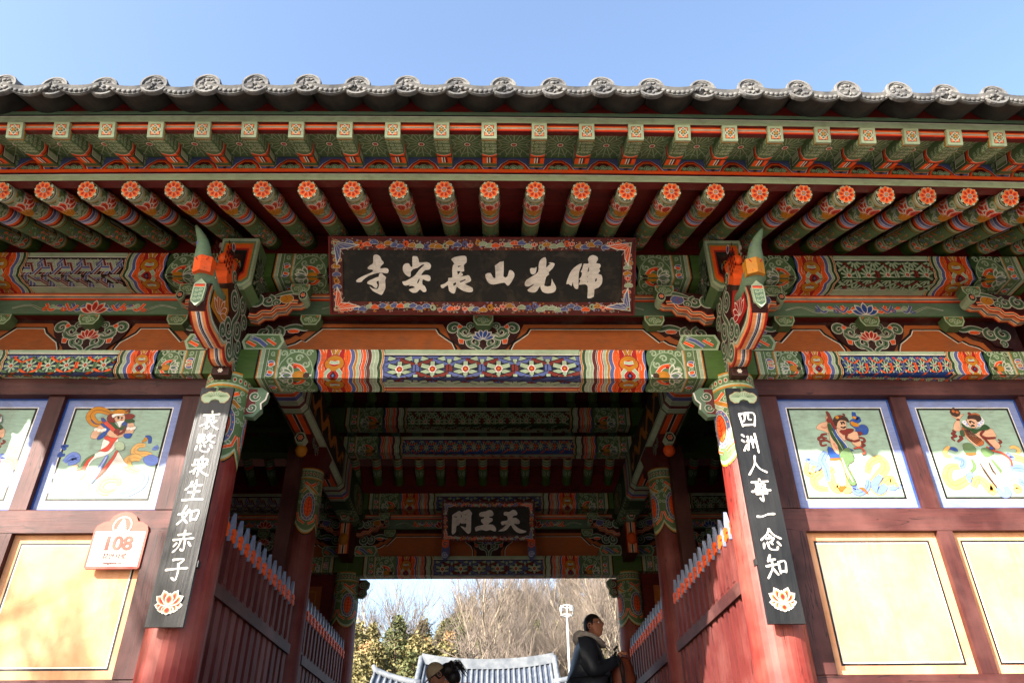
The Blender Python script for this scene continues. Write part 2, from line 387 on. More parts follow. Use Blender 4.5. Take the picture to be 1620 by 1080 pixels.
# ------------------------------------------------------------------ painted ornament
def wv(t, k=2):
    return abs(sin(pi*k*t))**.65
def bands(s, x, H, lst, A=.02, k=2, wl=.004, N=20, outward=1):
    """parallel scalloped colour bands running across a beam; returns the end"""
    w0 = lambda t: A*outward*wv(t, k)
    for w, c in lst:
        P = [(x+w0(i/N), H*i/N) for i in range(N+1)]; Q = [(x+w+w0(i/N), H*i/N) for i in range(N+1)]
        for i in range(N): s.poly([P[i], Q[i], Q[i+1], P[i+1]], c, 1)
        x += w
        if wl: s.line(Q, wl, 'WH' if c not in ('WH', 'BK') else c, 2)
    return x
def lotus(s, x, y, rx, ry, d=1, big=True):
    """green curl cloud with a half lotus, opening towards d"""
    n = 22
    for k, c in ((1.05, 'LG'), (1.0, 'MG')):
        s.poly([(x+d*rx*k*cos(t)*(1+.07*abs(sin(4*t))), y+ry*k*sin(t)*(1+.05*abs(cos(5*t)))) for t in [2*pi*i/n for i in range(n)]], c)
    m = 9 if big else 6
    for i in range(m):
        t = 2*pi*(i+.5)/m; s.curl(x+d*rx*.76*cos(t), y+ry*.78*sin(t), min(rx, ry)*.25, t+pi/2, 1 if i % 2 else -1, .32, 'LG', 1.2, n=9)
    R = min(rx, ry*.8)*1.35; x += d*rx*.1
    for a in (-1.15, -.62, .62, 1.15, -.2, .2):
        s.petal(x, y, (0 if d > 0 else pi)+a*d, R*.62, R*.26, ['WH', 'LG', 'MG'])
    s.petal(x, y, 0 if d > 0 else pi, R*.5, R*.26, ['WH', 'BL', 'MG'])
    for sg in (-1, 1):
        s.line(smooth([(x+d*R*.05, y+sg*R*.5), (x-d*R*.28, y+sg*R*.42), (x-d*R*.52, y+sg*R*.16)], 3), R*.2, 'WH'); 
        s.line(smooth([(x+d*R*.05, y+sg*R*.5), (x-d*R*.28, y+sg*R*.42), (x-d*R*.52, y+sg*R*.16)], 3), R*.15, 'OR')
        s.ell(x-d*R*.05, y+sg*R*.4, R*.09, R*.07, 'RD', 6)
    s.ell(x-d*R*.28, y, R*.3, R*.22, 'OC', 8); s.ell(x-d*R*.3, y, R*.12, R*.1, 'GD', 6)
    s.ell(x-d*R*.62, y, R*.16, R*.14, 'HR', 7); s.ell(x-d*R*.8, y, R*.05, R*.05, 'WH', 6)
def knot(s, x, w, H):
    """two chained ochre rings between orange scalloped borders"""
    cx = x+w/2
    s.rect(x-.002, 0, x+w+.002, H, 'LO', 1); s.rect(x+w*.12, 0, x+w*.88, H, 'RD', 1.5)
    for sg in (0, 1):
        with s.at(0, H*sg, 0, 1, 1 if sg == 0 else -1):
            for e in (-1, 1):
                s.oline([(cx+e*w*.14, 0), (cx+e*w*.05, H*.1), (cx+e*w*.16, H*.17)], w*.16, 'OC')
            s.oline(smooth([(cx-w*.26, H*.22), (cx-w*.3, H*.3), (cx-w*.1, H*.36), (cx+w*.1, H*.36), (cx+w*.3, H*.3), (cx+w*.26, H*.22), (cx+w*.1, H*.17), (cx-w*.1, H*.17), (cx-w*.26, H*.22)], 3), w*.2, 'OC', 'RD', .5)
            s.line([(cx-w*.2, H*.245), (cx, H*.26), (cx+w*.2, H*.245)], w*.14, 'WH'); s.line([(cx-w*.18, H*.245), (cx, H*.26), (cx+w*.18, H*.245)], w*.1, 'LG')
    for e in (-1, 1):
        s.oline(smooth([(cx+e*w*.16, H*.38), (cx+e*w*.32, H*.46), (cx+e*w*.32, H*.54), (cx+e*w*.16, H*.62)], 3), w*.14, 'LG')
        s.poly([(cx+e*w*.5, 0), (cx+e*w*.5, H), (cx+e*w*.36, H*.9), (cx+e*w*.47, H*.72), (cx+e*w*.38, H*.5), (cx+e*w*.47, H*.28), (cx+e*w*.36, H*.1)], 'OR')
    s.poly([(cx, H*.42), (cx+w*.14, H*.5), (cx, H*.58), (cx-w*.14, H*.5)], 'DM'); s.ell(cx, H*.5, w*.05, H*.03, 'BL', 6)
def clipseg(a, b, x0, y0, x1, y1):
    t0, t1 = 0, 1; dx, dy = b[0]-a[0], b[1]-a[1]
    for p, q in ((-dx, a[0]-x0), (dx, x1-a[0]), (-dy, a[1]-y0), (dy, y1-a[1])):
        if abs(p) < 1e-12:
            if q < 0: return None
        else:
            r = q/p
            if p < 0: t0 = max(t0, r)
            else: t1 = min(t1, r)
    return None if t1-t0 < .12 else ((a[0]+dx*t0, a[1]+dy*t0), (a[0]+dx*t1, a[1]+dy*t1))
LAT = {0: ('DM', 'LG', 'RB', 'BL', 6), 1: ('DB', 'LG', 'OR', 'BL', 8), 2: ('DG', 'LG', 'RB', 'LG', 10), 3: ('BL', 'LG', 'OR', 'MG', 8)}
def lattice(s, x0, y0, x1, y1, p, kind=0, R=1):
    """hexagonal interlace of flowers and forked bars"""
    bg, c1, c2, c3, ns = LAT[kind % 4]
    s.rect(x0, y0, x1, y1, bg, 1); H = y1-y0; n = max(1, round((x1-x0)/p)); px = (x1-x0)/n; dy = H/(2*R)
    if kind == 0: s.rect(x0, y0, x1, y1, 'BL', 1.5)
    def bar(a, b, w, c, o='BK'):
        q = clipseg(a, b, x0+w*.5, y0+w*.5, x1-w*.5, y1-w*.5)
        if q: s.line(q, w*1.45, o); s.line(q, w, c)
    w = min(px*.13, dy*.26)
    for j in range(0, 2*R+1):
        for i in range(-1, n+2):
            cx = x0+px*(i+(.5 if j % 2 else 0)); cy = y0+dy*j
            rx, ry = px*.5, dy*.95
            for k in range(6):            # outer forked ring in two colours
                a = pi*k/3+pi/6; b = a+pi/3
                bar((cx+rx*cos(a)*1.04, cy+ry*sin(a)*.72), (cx+rx*cos(b)*1.04, cy+ry*sin(b)*.72), w*.95, c2 if (k+i+j) % 2 else c3)
            for k in range(ns):
                a = 2*pi*k/ns+(pi/ns if ns != 8 else 0); bar((cx+cos(a)*px*.09, cy+sin(a)*px*.09), (cx+cos(a)*rx*.78, cy+sin(a)*ry*.6), w*(1.15 if ns == 6 else .7), c1, 'BK' if ns == 6 else 'MG')
            if x0+.012 < cx < x1-.012 and y0+.005 < cy < y1-.005:
                q = min(px*.13, dy*.3)
                for k in range(6): s.ell(cx+q*.62*cos(k*pi/3), cy+q*.62*sin(k*pi/3), q*.42, q*.42, 'WH', 6)
                s.ell(cx, cy, q*.72, q*.72, 'RD', 7); s.ell(cx, cy, q*.32, q*.32, 'GD', 6)
def weave(s, x0, y0, x1, y1, p):
    s.rect(x0, y0, x1, y1, 'DM', 1); n = round((x1-x0)/p); p = (x1-x0)/n; h = (y1-y0)/2; cs = ['LG', 'RB', 'BL']
    for j in range(0, 3):
        for i in range(-1, n+2):
            cx, cy = x0+p*(i+(.5 if j % 2 else 0)), y0+h*j
            for k in range(6):
                a = k*pi/3; ox, oy = cos(a+pi/2)*p*.12, sin(a+pi/2)*p*.12
                for m, c in ((0, cs[k % 3]), (.2, cs[(k+1+j) % 3])):
                    q = clipseg((cx+ox+m*p*cos(a+pi/2)*.8, cy+oy+m*p*sin(a+pi/2)*.8), (cx+ox+m*p*cos(a+pi/2)*.8+cos(a)*p*.52, cy+oy+m*p*sin(a+pi/2)*.8+sin(a)*p*.52), x0+.01, y0+.01, x1-.01, y1-.01)
                    if q: s.line(q, p*.14, 'WH'); s.line(q, p*.105, c)
def stripes(s, x0, x1, y, lst):
    for w, c in lst: s.rect(x0, y, x1, y+w, c, 2); y += w
    return y
def half(s, H, knots=True, full=True, pl=.05):
    """end ornament of a beam from its end (u=0) inwards"""
    x = pl
    s.rect(0, 0, x, H, 'PG', 1)
    x = bands(s, x, H, [(.014, 'BK'), (.014, 'OC'), (.03, 'LG'), (.03, 'MG')], 0, 1, .003, 1)
    s.rect(x, 0, x+.075, H, 'MG', 1)
    for cy, d in ((.22, 1), (.5, -1), (.78, 1)):
        s.petal(x+.005, H*cy, .5*d, .075, .05, ['WH', 'BL']); s.petal(x+.065, H*cy+.02*d, pi-.4*d, .06, .04, ['WH', 'OR'])
    for cy in (.08, .38, .64, .93): s.curl(x+.04, H*cy, .022, cy*9, 1, .3, 'LG')
    x = bands(s, x+.075, H, [(.012, 'OC'), (.012, 'LG')], 0, 1, .002, 1)
    lw = H*.62
    s.rect(x, 0, x+lw+.03, H, 'DG' if not full else 'MG', 1)
    for cx, cy in ((.1, .08), (.1, .92), (.32, .04), (.32, .96), (.85, .07), (.85, .93), (.6, .03), (.6, .97)): s.curl(x+lw*cx, H*cy, .03, cx*7, 1 if cy > .5 else -1, .3, 'LG')
    lotus(s, x+lw*.5, H*.5, lw*.48, H*.43, -1)
    x += lw
    x = bands(s, x, H, [(.032, 'BL'), (.03, 'OR')], .022, 3, .004)
    if knots:
        w = H*.42; knot(s, x+.015, w, H); x += w+.0
        x = bands(s, x, H, [(.03, 'OR'), (.034, 'BL')], .022, 3, .004)
    if full: x = bands(s, x, H, [(.028, 'OC'), (.026, 'LG'), (.014, 'RD'), (.03, 'OR'), (.012, 'MR'), (.034, 'MR2'), (.026, 'LG')], .016, 3, .004)
    x = bands(s, x, H, [(.03, 'LG'), (.028, 'DG'), (.016, 'OC'), (.014, 'BK')], .016, 3, .003)
    return x
def beam_sheet(L, H, knots=True, full=True, kind=0, p=.22, bottom=True, pl=.05, R=1):
    s = Sheet(.009)
    x = half(s, H, knots, full, pl)
    with s.at(L, 0, 0, -1, 1): half(s, H, knots, full, pl)
    a, b = x+.0, L-x-.0
    y = stripes(s, a-.002, b+.002, 0, [(H*.085, 'LG'), (.008, 'WH'), (.012, 'BK')])
    if bottom: yb = H*.64; tail = [(.012, 'BK'), (.008, 'WH'), (H*.13, 'LG'), (.012, 'WH'), (.02, 'RD'), (.035, 'LO'), (.012, 'BK'), (.008, 'WH'), (.04, 'OR'), (.04, 'RD')]
    else: yb = H*.78; tail = [(.012, 'BK'), (.008, 'WH'), (H-.02-yb, 'LG')]
    if kind == 9: weave(s, a, y, b, yb, p)
    else: lattice(s, a, y, b, yb, p, kind, R)
    y = yb
    for w, c in tail:
        w = min(w, H-y)
        if w > 0: s.rect(a-.001, y, b+.001, y+w, c, 2); y += w
    return s
def star(s, cx, cy, w, h):
    s.rect(cx-w/2, cy-h/2, cx+w/2, cy+h/2, 'MG', 1)
    for k in range(16):
        a = 2*pi*k/16; c, d = cos(a), sin(a); r1 = .5/max(abs(c)/1, abs(d)/1)*.97
        s.line([(cx+c*.12*w, cy+d*.12*h), (cx+c*r1*w, cy+d*r1*h)], .006, 'LG')
        if k % 2 == 0: s.line([(cx+c*.3*w, cy+d*.3*h), (cx+cos(a+.35)*.42*w, cy+sin(a+.35)*.42*h)], .005, 'LG'); s.line([(cx+c*.3*w, cy+d*.3*h), (cx+cos(a-.35)*.42*w, cy+sin(a-.35)*.42*h)], .005, 'LG')
    for sx in (-1, 1):
        for sy in (-1, 1): s.curl(cx+sx*w*.4, cy+sy*h*.38, .018, 1, sx*sy, .3, 'LG')
    s.ell(cx, cy, .022, .026, 'WH', 8); s.ell(cx, cy, .015, .018, 'RD', 6); s.ell(cx, cy, .006, .008, 'GD', 5)
def scroll(s, pts, w, col='GB', o='WH', core='DG'):
    P = smooth(pts, 4); n = len(P); ws = [w*(.55+.45*sin(pi*min(1, (i+1)/n*1.15))) for i in range(n)]
    s.line(P, [q*1.3 for q in ws], o); s.line(P, ws, col)
    if core: s.line(P[2:-2], [q*.3 for q in ws[2:-2]], core)
def spiral_pts(x, y, r, a0, sgn=1, turns=1.1, n=8, shrink=.72):
    return [(x+r*(1-shrink*i/n)*cos(a0+sgn*2*pi*turns*i/n), y+r*(1-shrink*i/n)*sin(a0+sgn*2*pi*turns*i/n)) for i in range(n+1)]
def flower_disc(s, r, n=8):
    s.ell(0, 0, r, r, 'MG', 16); s.ell(0, 0, r*.97, r*.97, 'BK', 16)
    for k in range(n):
        a = 2*pi*(k+.5)/n; s.petal(r*.3*cos(a), r*.3*sin(a), a, r*.72, r*.42, ['WH', 'LG'])
    for k in range(n):
        a = 2*pi*k/n; s.petal(r*.14*cos(a), r*.14*sin(a), a, r*.8, r*.6, ['LO', 'OR', 'OR', 'RD'])
    s.ell(0, 0, r*.27, r*.27, 'WH', 10); s.ell(0, 0, r*.23, r*.23, 'BL', 10); s.ell(0, 0, r*.17, r*.17, 'GD', 8)
# ------------------------------------------------------------------ ground, platform
def struct(name, g): return g.build(name, kind='structure')
g = Geo(); g.face([V((-400, -60, -1.55)), V((400, -60, -1.55)), V((400, -2.6, -1.55)), V((-400, -2.6, -1.55))], 'GY', 'sand'); struct('forecourt_ground', g)
g = Geo(); g.box(-9, 9, -1.2, 7.2, -1.6, .115, 'GY', 'slab'); struct('stone_platform', g)
g = Geo()
for i in range(9): g.box(-4.2, 4.2, -1.2-.3*(9-i)+.0, -1.2-.3*(8-i), -1.7, -1.55+.18*i, 'GY', 'stone')
struct('entrance_steps', g)

gate = empty('temple_gate', (0, 0, 0), 'large temple gate with green and orange painted beams under a grey tiled roof', 'gate')
BAY, SB, DEP = 1.875, 4.35, 5.27
bend = lambda p: V((0, 0, -.0032*p.x*p.x))

def collar_sheet(C=1.0, D=.72):
    s = Sheet(.008)
    s.poly([(0, 0), (0, C)] + [(D-.1+.1*abs(sin(pi*4*(1-i/32)))**.8, C*(1-i/32)) for i in range(33)], 'BK', 0)
    s.poly([(0, 0), (0, C)] + [(D-.115+.1*abs(sin(pi*4*(1-i/32)))**.8, C*(1-i/32)) for i in range(33)], 'OC', 1)
    s.poly([(0, 0), (0, C)] + [(D-.13+.1*abs(sin(pi*4*(1-i/32)))**.8, C*(1-i/32)) for i in range(33)], 'LG', 2)
    s.poly([(0, 0), (0, C)] + [(D-.155+.1*abs(sin(pi*4*(1-i/32)))**.8, C*(1-i/32)) for i in range(33)], 'MG', 2.5)
    for a, b, c in ((.0, .014, 'OC'), (.014, .03, 'LG'), (.095, .11, 'LG'), (.11, .124, 'OC')): s.rect(a, 0, b, C, c, 2.8)
    for i in range(24): s.ell(.0625, C*(i+.5)/24, .024, .015, 'LG', 8); s.ell(.0625, C*(i+.5)/24, .013, .009, 'RD', 6)
    for i in range(4):
        y = C*(i+.5)/4
        for k in range(5): s.curl(.15+.055*k, y-.1+(k % 2)*.02, .022, k, 1, .28); s.curl(.15+.055*k, y+.1-(k % 2)*.02, .022, k, -1, .28)
        s.oline(smooth([(.16, y-.07), (.2, y), (.16, y+.07)], 4), .026, 'OR'); s.oline(smooth([(.27, y-.09), (.21, y-.02), (.27, y+.09)], 4), .03, 'OC')
        s.oline([(.2, y-.05), (.29, y+.05)], .022, 'LG')
        s.ell(.42, y, .15, .085, 'WH', 14); s.ell(.42, y, .145, .08, 'BL', 14)
        for k in range(14): a = 2*pi*k/14; s.ell(.42+.13*cos(a), y+.068*sin(a), .007, .006, 'LO', 5)
        s.ell(.42, y, .12, .056, 'LG', 12); s.ell(.42, y, .11, .049, 'RD', 12); s.ell(.42, y, .1, .042, 'OR', 10)
        s.line([(.33, y), (.51, y)], .006, 'RD')
        for k in range(4): s.line([(.36+.04*k, y), (.34+.04*k, y+.03)], .005, 'RD'); s.line([(.36+.04*k, y), (.34+.04*k, y-.03)], .005, 'RD')
        for e in (-1, 1): s.curl(.55, y+e*.06, .025, 0, e, .3); s.oline([(.48, y+e*.115), (.56, y+e*.09), (.6, y+e*.02)], .02, 'OR')
    return s
cs_ = collar_sheet()
def column(x, y, r=.16, top=2.775, paint=True, rb=.182, mat='redpost'):
    g = Geo(); n = 28
    zs = [(.115, rb), (1.0, rb*.985), (1.7, (rb+r)/2+.004), (top-.6, r+.001), (top, r)]
    for (z0, r0), (z1, r1) in zip(zs, zs[1:]):
        for k in range(n):
            a, b = 2*pi*k/n, 2*pi*(k+1)/n
            g.face([V((r0*cos(a), r0*sin(a), z0)), V((r0*cos(b), r0*sin(b), z0)), V((r1*cos(b), r1*sin(b), z1)), V((r1*cos(a), r1*sin(a), z1))], 'RD', mat)
    if paint:
        rr = r+.0035; prof = [(rr*cos(2*pi*k/n-pi/8), rr*sin(2*pi*k/n-pi/8)) for k in range(n+1)]
        pm = PathMap(prof, (0, 0, top), (0, 0, -1), (1, 0, 0), (0, 1, 0), 1)
        sc = pm.len/1.0
        sh = Sheet(); sh.it = [([(u, v*sc) for u, v in t], c, l) for t, c, l in cs_.it]
        g.paint(sh, pm)
    # stone foot
    st = g
    return st.build('column', gate, (x, y, 0))
def box_part(name, x0, x1, y0, y1, z0, z1, mat, col='MR', parent=None, seg=1):
    g = Geo(); g.box(x0, x1, y0, y1, z0, z1, col, mat); return g.build(name, parent or gate)
c0 = column(-BAY, 0)
for x, y in ((BAY, 0), (-SB, 0), (SB, 0), (-BAY, DEP), (BAY, DEP), (-SB, DEP), (SB, DEP)): copy(c0, gate, (x, y, 0))
# middle row, slimmer
c1 = column(-BAY, DEP/2, .135, 3.14, True, .15, 'fencered'); copy(c1, gate, (BAY, DEP/2, 0))  # darker red carries the shade of the passage in its colour
for x in (-2.0, 2.0): box_part('door_post', x-.07, x+.07, DEP/2-.27, DEP/2-.14, .115, 3.34, 'maroonv')

# ------------------------------------------------------------------ beams (front wall and, a building's depth behind it, the rear wall)
def beam(name, x0, x1, yf, zt, hf, hb, sheet_args, inset, loc_y=0, hx=1.0):
    g = Geo(); g.box(x0, x1, yf, yf+hb, zt-hf, zt, 'PG')
    L = (x1-x0)-2*inset
    sh = beam_sheet(L/hx, hf+hb, **sheet_args)
    sh.it = [([(u*hx, v) for u, v in t], c, l) for t, c, l in sh.it]
    pm = PathMap([(yf, zt), (yf, zt-hf), (yf+hb, zt-hf)], (x0+inset, 0, 0), (1, 0, 0), (0, 1, 0), (0, 0, 1), -1)
    for k, (nx_, ny_) in enumerate(((-1, 0), (0, -1))): pm.n[k] = (nx_, ny_)
    g.paint(sh, pm)
    return g.build(name, gate, (0, loc_y, 0))
pc = beam('purlin', -1.875, 1.875, -.17, 3.857, .23, .23, dict(knots=True, full=True, kind=0, p=.27), .155, hx=.9)
pr = beam('purlin', 1.878, 4.6, -.17, 3.857, .23, .23, dict(knots=True, full=False, kind=2, p=.19, bottom=False, R=1), .172, hx=.86)
pl_ = beam('purlin', -4.6, -1.878, -.17, 3.857, .23, .23, dict(knots=True, full=False, kind=9, p=.2, bottom=False), .172, hx=.86)
lc = beam('tie_beam', -1.875, 1.875, -.11, 2.989, .246, .21, dict(knots=True, full=True, kind=0, p=.27), .155, hx=.9)
lr = beam('tie_beam', 1.878, 4.347, -.11, 2.98, .2, .11, dict(knots=True, full=False, kind=1, p=.1, bottom=False, R=1), .13, hx=.9)
ll = beam('tie_beam', -4.347, -1.878, -.11, 2.98, .2, .11, dict(knots=True, full=False, kind=3, p=.14, bottom=False, R=1), .13, hx=.9)
for o in (pc, pr, pl_, lc, lr, ll): copy(o, gate, (0, DEP, 0))
mb = beam('middle_purlin', -4.3, 4.3, -.18, 0, .25, .22, dict(knots=False, full=True, kind=2, p=.16, bottom=False), 2.4, hx=1.0)
mb.location = (0, 3.98, 4.52)
mb2 = beam('middle_tie_beam', -4.3, 4.3, -.14, 0, .22, .2, dict(knots=False, full=True, kind=1, p=.12), 2.4, hx=1.0)
mb2.location = (0, 3.98, 4.13)
copy(mb, gate, (0, 1.45, 4.52)); copy(mb2, gate, (0, 1.45, 4.13))

# under-purlin board with stripes and vine
def vine(s, cx, y, L, red=True):
    a, b = ('OR', 'BL') if red else ('BL', 'OR')
    for d in (-1, 1):
        s.oline(smooth([(cx+d*L*.5, y+.01), (cx+d*L*.4, y-.02), (cx+d*L*.3, y+.03), (cx+d*L*.22, y+.0)], 4), [.004+.0012*i for i in range(13)], 'MG')
        for k, (o, c, w) in enumerate(((.3, a, .035), (.22, b, .045), (.14, b, .04), (.26, 'LG', .03), (.18, a, .03))):
            s.oline(smooth([(cx+d*L*o, y-.035+.03*(k % 2)), (cx+d*(L*o-.05), y+.03-.02*(k % 2)), (cx+d*(L*o-.1), y-.02+.03*(k % 2))], 4), w*.6, c)
            s.curl(cx+d*(L*o), y+.02-.03*(k % 2), .022, k, d, .5, c, 1, n=7)
    for k, (an, r) in enumerate(((-.9, .1), (.9, .1), (-.5, .1), (.5, .1), (0, .1))):
        s.petal(cx, y+.055, -pi/2+an*1.3, r*1.25, .055, ['WH', a if k < 4 else a, 'RD' if a == 'OR' else 'DB'])
def under(x0, x1, cents, red):
    g = Geo(); g.box(x0, x1, .06, .17, 3.409, 3.627, 'MR')
    s = Sheet(.01); L = x1-x0
    y = stripes(s, 0, L, 0, [(.012, 'RD'), (.018, 'LO'), (.006, 'WH'), (.01, 'BK'), (.005, 'WH'), (.016, 'OR'), (.008, 'RD')])
    s.rect(0, y, L, .218, 'GB', 1); s.rect(0, .205, L, .218, 'DG', 2)
    for c in cents: vine(s, c-x0, .14, 1.3, red)
    g.paint(s, plane((x0, .06, 3.627), (1, 0, 0), (0, 0, -1), -1))
    return g.build('under_purlin', gate)
def fixn(pm, n): pm.Y = V(n); return pm
_pl = plane
def plane(O, A, D, sgn=1, N=None):
    pm = _pl(O, A, D, sgn)
    if N is not None: pm.Y = V(N)
    return pm
def front(x0, y, zt): return plane((x0, y, zt), (1, 0, 0), (0, 0, -1), N=(0, -1, 0))     # u to the right, v downwards, facing the front
def under(x0, x1, cents, red):
    g = Geo(); g.box(x0, x1, .06, .17, 3.409, 3.627, 'MR')
    s = Sheet(.01); L = x1-x0
    y = stripes(s, 0, L, 0, [(.012, 'RD'), (.018, 'LO'), (.006, 'WH'), (.01, 'BK'), (.005, 'WH'), (.016, 'OR'), (.008, 'RD')])
    s.rect(0, y, L, .218, 'GB', 1); s.rect(0, .205, L, .218, 'DG', 2)
    for c in cents: vine(s, c-x0, .14, 1.3, red)
    g.paint(s, front(x0, .06, 3.627)); return g.build('under_purlin', gate)
us = [under(-1.873, 1.873, [-.65, .65], True), under(1.877, 4.6, [3.11], False), under(-4.6, -1.877, [-3.11], True)]
for o in us: copy(o, gate, (0, DEP, 0))

# frieze boards between purlin and tie beam, with carved scrolls and bearing blocks
def curlset(s, x, y, sc, d):
    """carved corner scroll growing from a bay end"""
    with s.at(x, y, 0, d*sc, sc):
        scroll(s, [(.0, .13), (.06, .1), (.13, .02), (.2, .0), (.3, .015), (.36, .02)], .05)
        scroll(s, spiral_pts(.09, .1, .05, -1.2, 1), .036); scroll(s, spiral_pts(.2, .06, .042, -1.4, 1), .032); scroll(s, spiral_pts(.0, .06, .05, -1, 1), .036)
def frieze(x0, x1, mid, red, corner):
    """half-bay motif repeated; mid = x of the central carving"""
    g = Geo(); g.box(x0, x1, .13, .17, 2.99, 3.409, 'DM')
    s = Sheet(.01); W_ = (x1-x0)/2; L = x1-x0
    T = lambda x, z: (x, 3.409-z)
    s.rect(0, 0, L, .42, 'DM', 0)
    for d in (-1, 1):
        with s.at(L/2, 0, 0, -d, 1):
            e = corner
            inner = [(.22, 3.10), (.22, 3.14), (.247, 3.2), (.30, 3.24), (.355, 3.285), (.38, 3.331), (e-.12, 3.331), (e, 3.207), (e+.035, 3.222), (e+.075, 3.19), (e+.15, 3.163), (e+.2, 3.12), (e+.2, 3.0), (.22, 3.0)]
            def grow(k): 
                cx, cz = (.38+e)/2, 3.1
                return [T(x-(k if x < .5 else -k), z+(k*.9 if z > 3.12 else 0)) for x, z in inner]
            s.poly(grow(.052), 'BR', 1); s.poly(grow(.014), 'BK', 2); s.poly(grow(.0), 'WH', 3); s.poly(grow(-.006), 'BR', 4)
    g.paint(s, front(x0, .13, 3.409))
    f = g.build('frieze_board', gate)
    # carved centre piece, raised
    pm = front(mid, .11, 3.409)
    s = Sheet(.008)
    for d in (-1, 1):
        with s.at(0, 0, 0, d, 1):
            scroll(s, spiral_pts(.235, .085, .052, pi*.9, 1, 1.15), .036); scroll(s, spiral_pts(.145, .115, .055, pi*.9, -1, 1.1), .036)
            scroll(s, spiral_pts(.07, .215, .062, pi*1.1, 1, 1.15), .042); scroll(s, [(.2, .13), (.17, .17), (.12, .18), (.08, .16)], .035)
            scroll(s, spiral_pts(.1, .06, .03, pi*.5, -1, 1.1), .022); scroll(s, [(.01, .42), (.02, .3), (.06, .26), (.1, .24)], .03)
            s.poly([(.165, .06), (.2, .04), (.21, .08), (.18, .09)], 'WH'); s.poly([(.168, .062), (.198, .045), (.206, .078), (.18, .087)], 'OR')
            s.poly([(.15, .19), (.2, .18), (.19, .23), (.155, .235)], 'WH'); s.poly([(.154, .193), (.196, .185), (.187, .227), (.158, .23)], 'OR')
    for an in (-1.25, 1.25, -.75, .75, -.3, .3): s.petal(0, .19, -pi/2+an, .1, .042, ['WH', 'OR' if red else 'BL', 'RD' if red else 'DB'])
    g = Geo(); base = [(0, .42), (.04, .42)]
    g.plate(smooth([(-.3, .06), (-.22, .03), (.22, .03), (.3, .06), (.27, .16), (.2, .24), (.16, .3), (.12, .42), (-.12, .42), (-.16, .3), (-.2, .24), (-.27, .16)], 2, True), front(mid, .129, 3.409), .018, 'DM')
    g.paint(s, pm); g.build('carved_scroll', f)
    return f
def block(x, y=.03, z=3.305, w=.16, parent=None, name='bearing_block'):
    g = Geo(); h = .095
    a = [(-w/2, 0), (w/2, 0), (w/2, -.045), (w/2-.03, -h), (-w/2+.03, -h), (-w/2, -.045)]
    g.prism([(p, q) for p, q in a], (0, 0, h), (0, 1, 0), (1, 0, 0), (0, 0, 1), .09, 'MG')
    s = Sheet(.004); s.poly([(p, -q) for p, q in a], 'LG', 0); s.poly([(p*.86, -q*.84+.006) for p, q in a], 'MG', 1)
    for e in (-1, 1): s.curl(e*.03, .045, .02, 0, e, .3); s.poly([(e*.062, .01), (e*.045, .01), (e*.058, .028)], 'OR')
    s.curl(0, .06, .018, 0, 1, .3); s.curl(0, .03, .016, 2, 1, .3)
    g.paint(s, front(0, 0, h)); return g.build(name, parent or gate, (x, y, z))
fz = [frieze(-1.873, 1.873, 0, False, 1.409), frieze(1.877, 4.347, 3.112, True, .72), frieze(-4.347, -1.877, -3.112, True, .72)]
bk = block(0)
blocks = [bk] + [copy(bk, gate, (x, .03, 3.305)) for x in (-1.37, 1.37, 3.11, -3.11, 2.42, -2.42, 3.8, -3.8)]
def corner_carving(x, d, z0=3.409):
    """flat carved scroll on the frieze beside a column"""
    g = Geo(); pm = front(x, .125, z0)
    out = [(0, .0), (.36, .0), (.42, .03), (.40, .08), (.3, .1), (.26, .15), (.18, .17), (.14, .24), (0, .27)]
    g.plate([(d*u, v) for u, v in out], front(x, .129, z0), .02, 'DM')
    s = Sheet(.008)
    with s.at(0, 0, 0, d, 1):
        s.ell(.27, .115, .05, .02, 'WH', 8); s.ell(.27, .115, .046, .017, 'OR' if d*x < 0 else 'BL', 8)
        scroll(s, [(.42, .05), (.36, .09), (.28, .07), (.2, .09), (.16, .14)], .04); scroll(s, spiral_pts(.14, .13, .055, -1.6, 1), .036); scroll(s, spiral_pts(.04, .13, .06, -1.4, 1), .04)
        scroll(s, spiral_pts(.07, .22, .03, 1, 1), .022)
    g.paint(s, front(x, .109, z0)); return g.build('carved_scroll', gate)
cc = [corner_carving(x, d) for x, d in ((-1.78, 1), (1.78, -1), (1.97, 1), (-1.97, -1), (4.25, -1), (-4.25, 1))]
for o in fz+blocks+cc: copy(o, gate, (o.location.x, o.location.y+DEP, o.location.z))

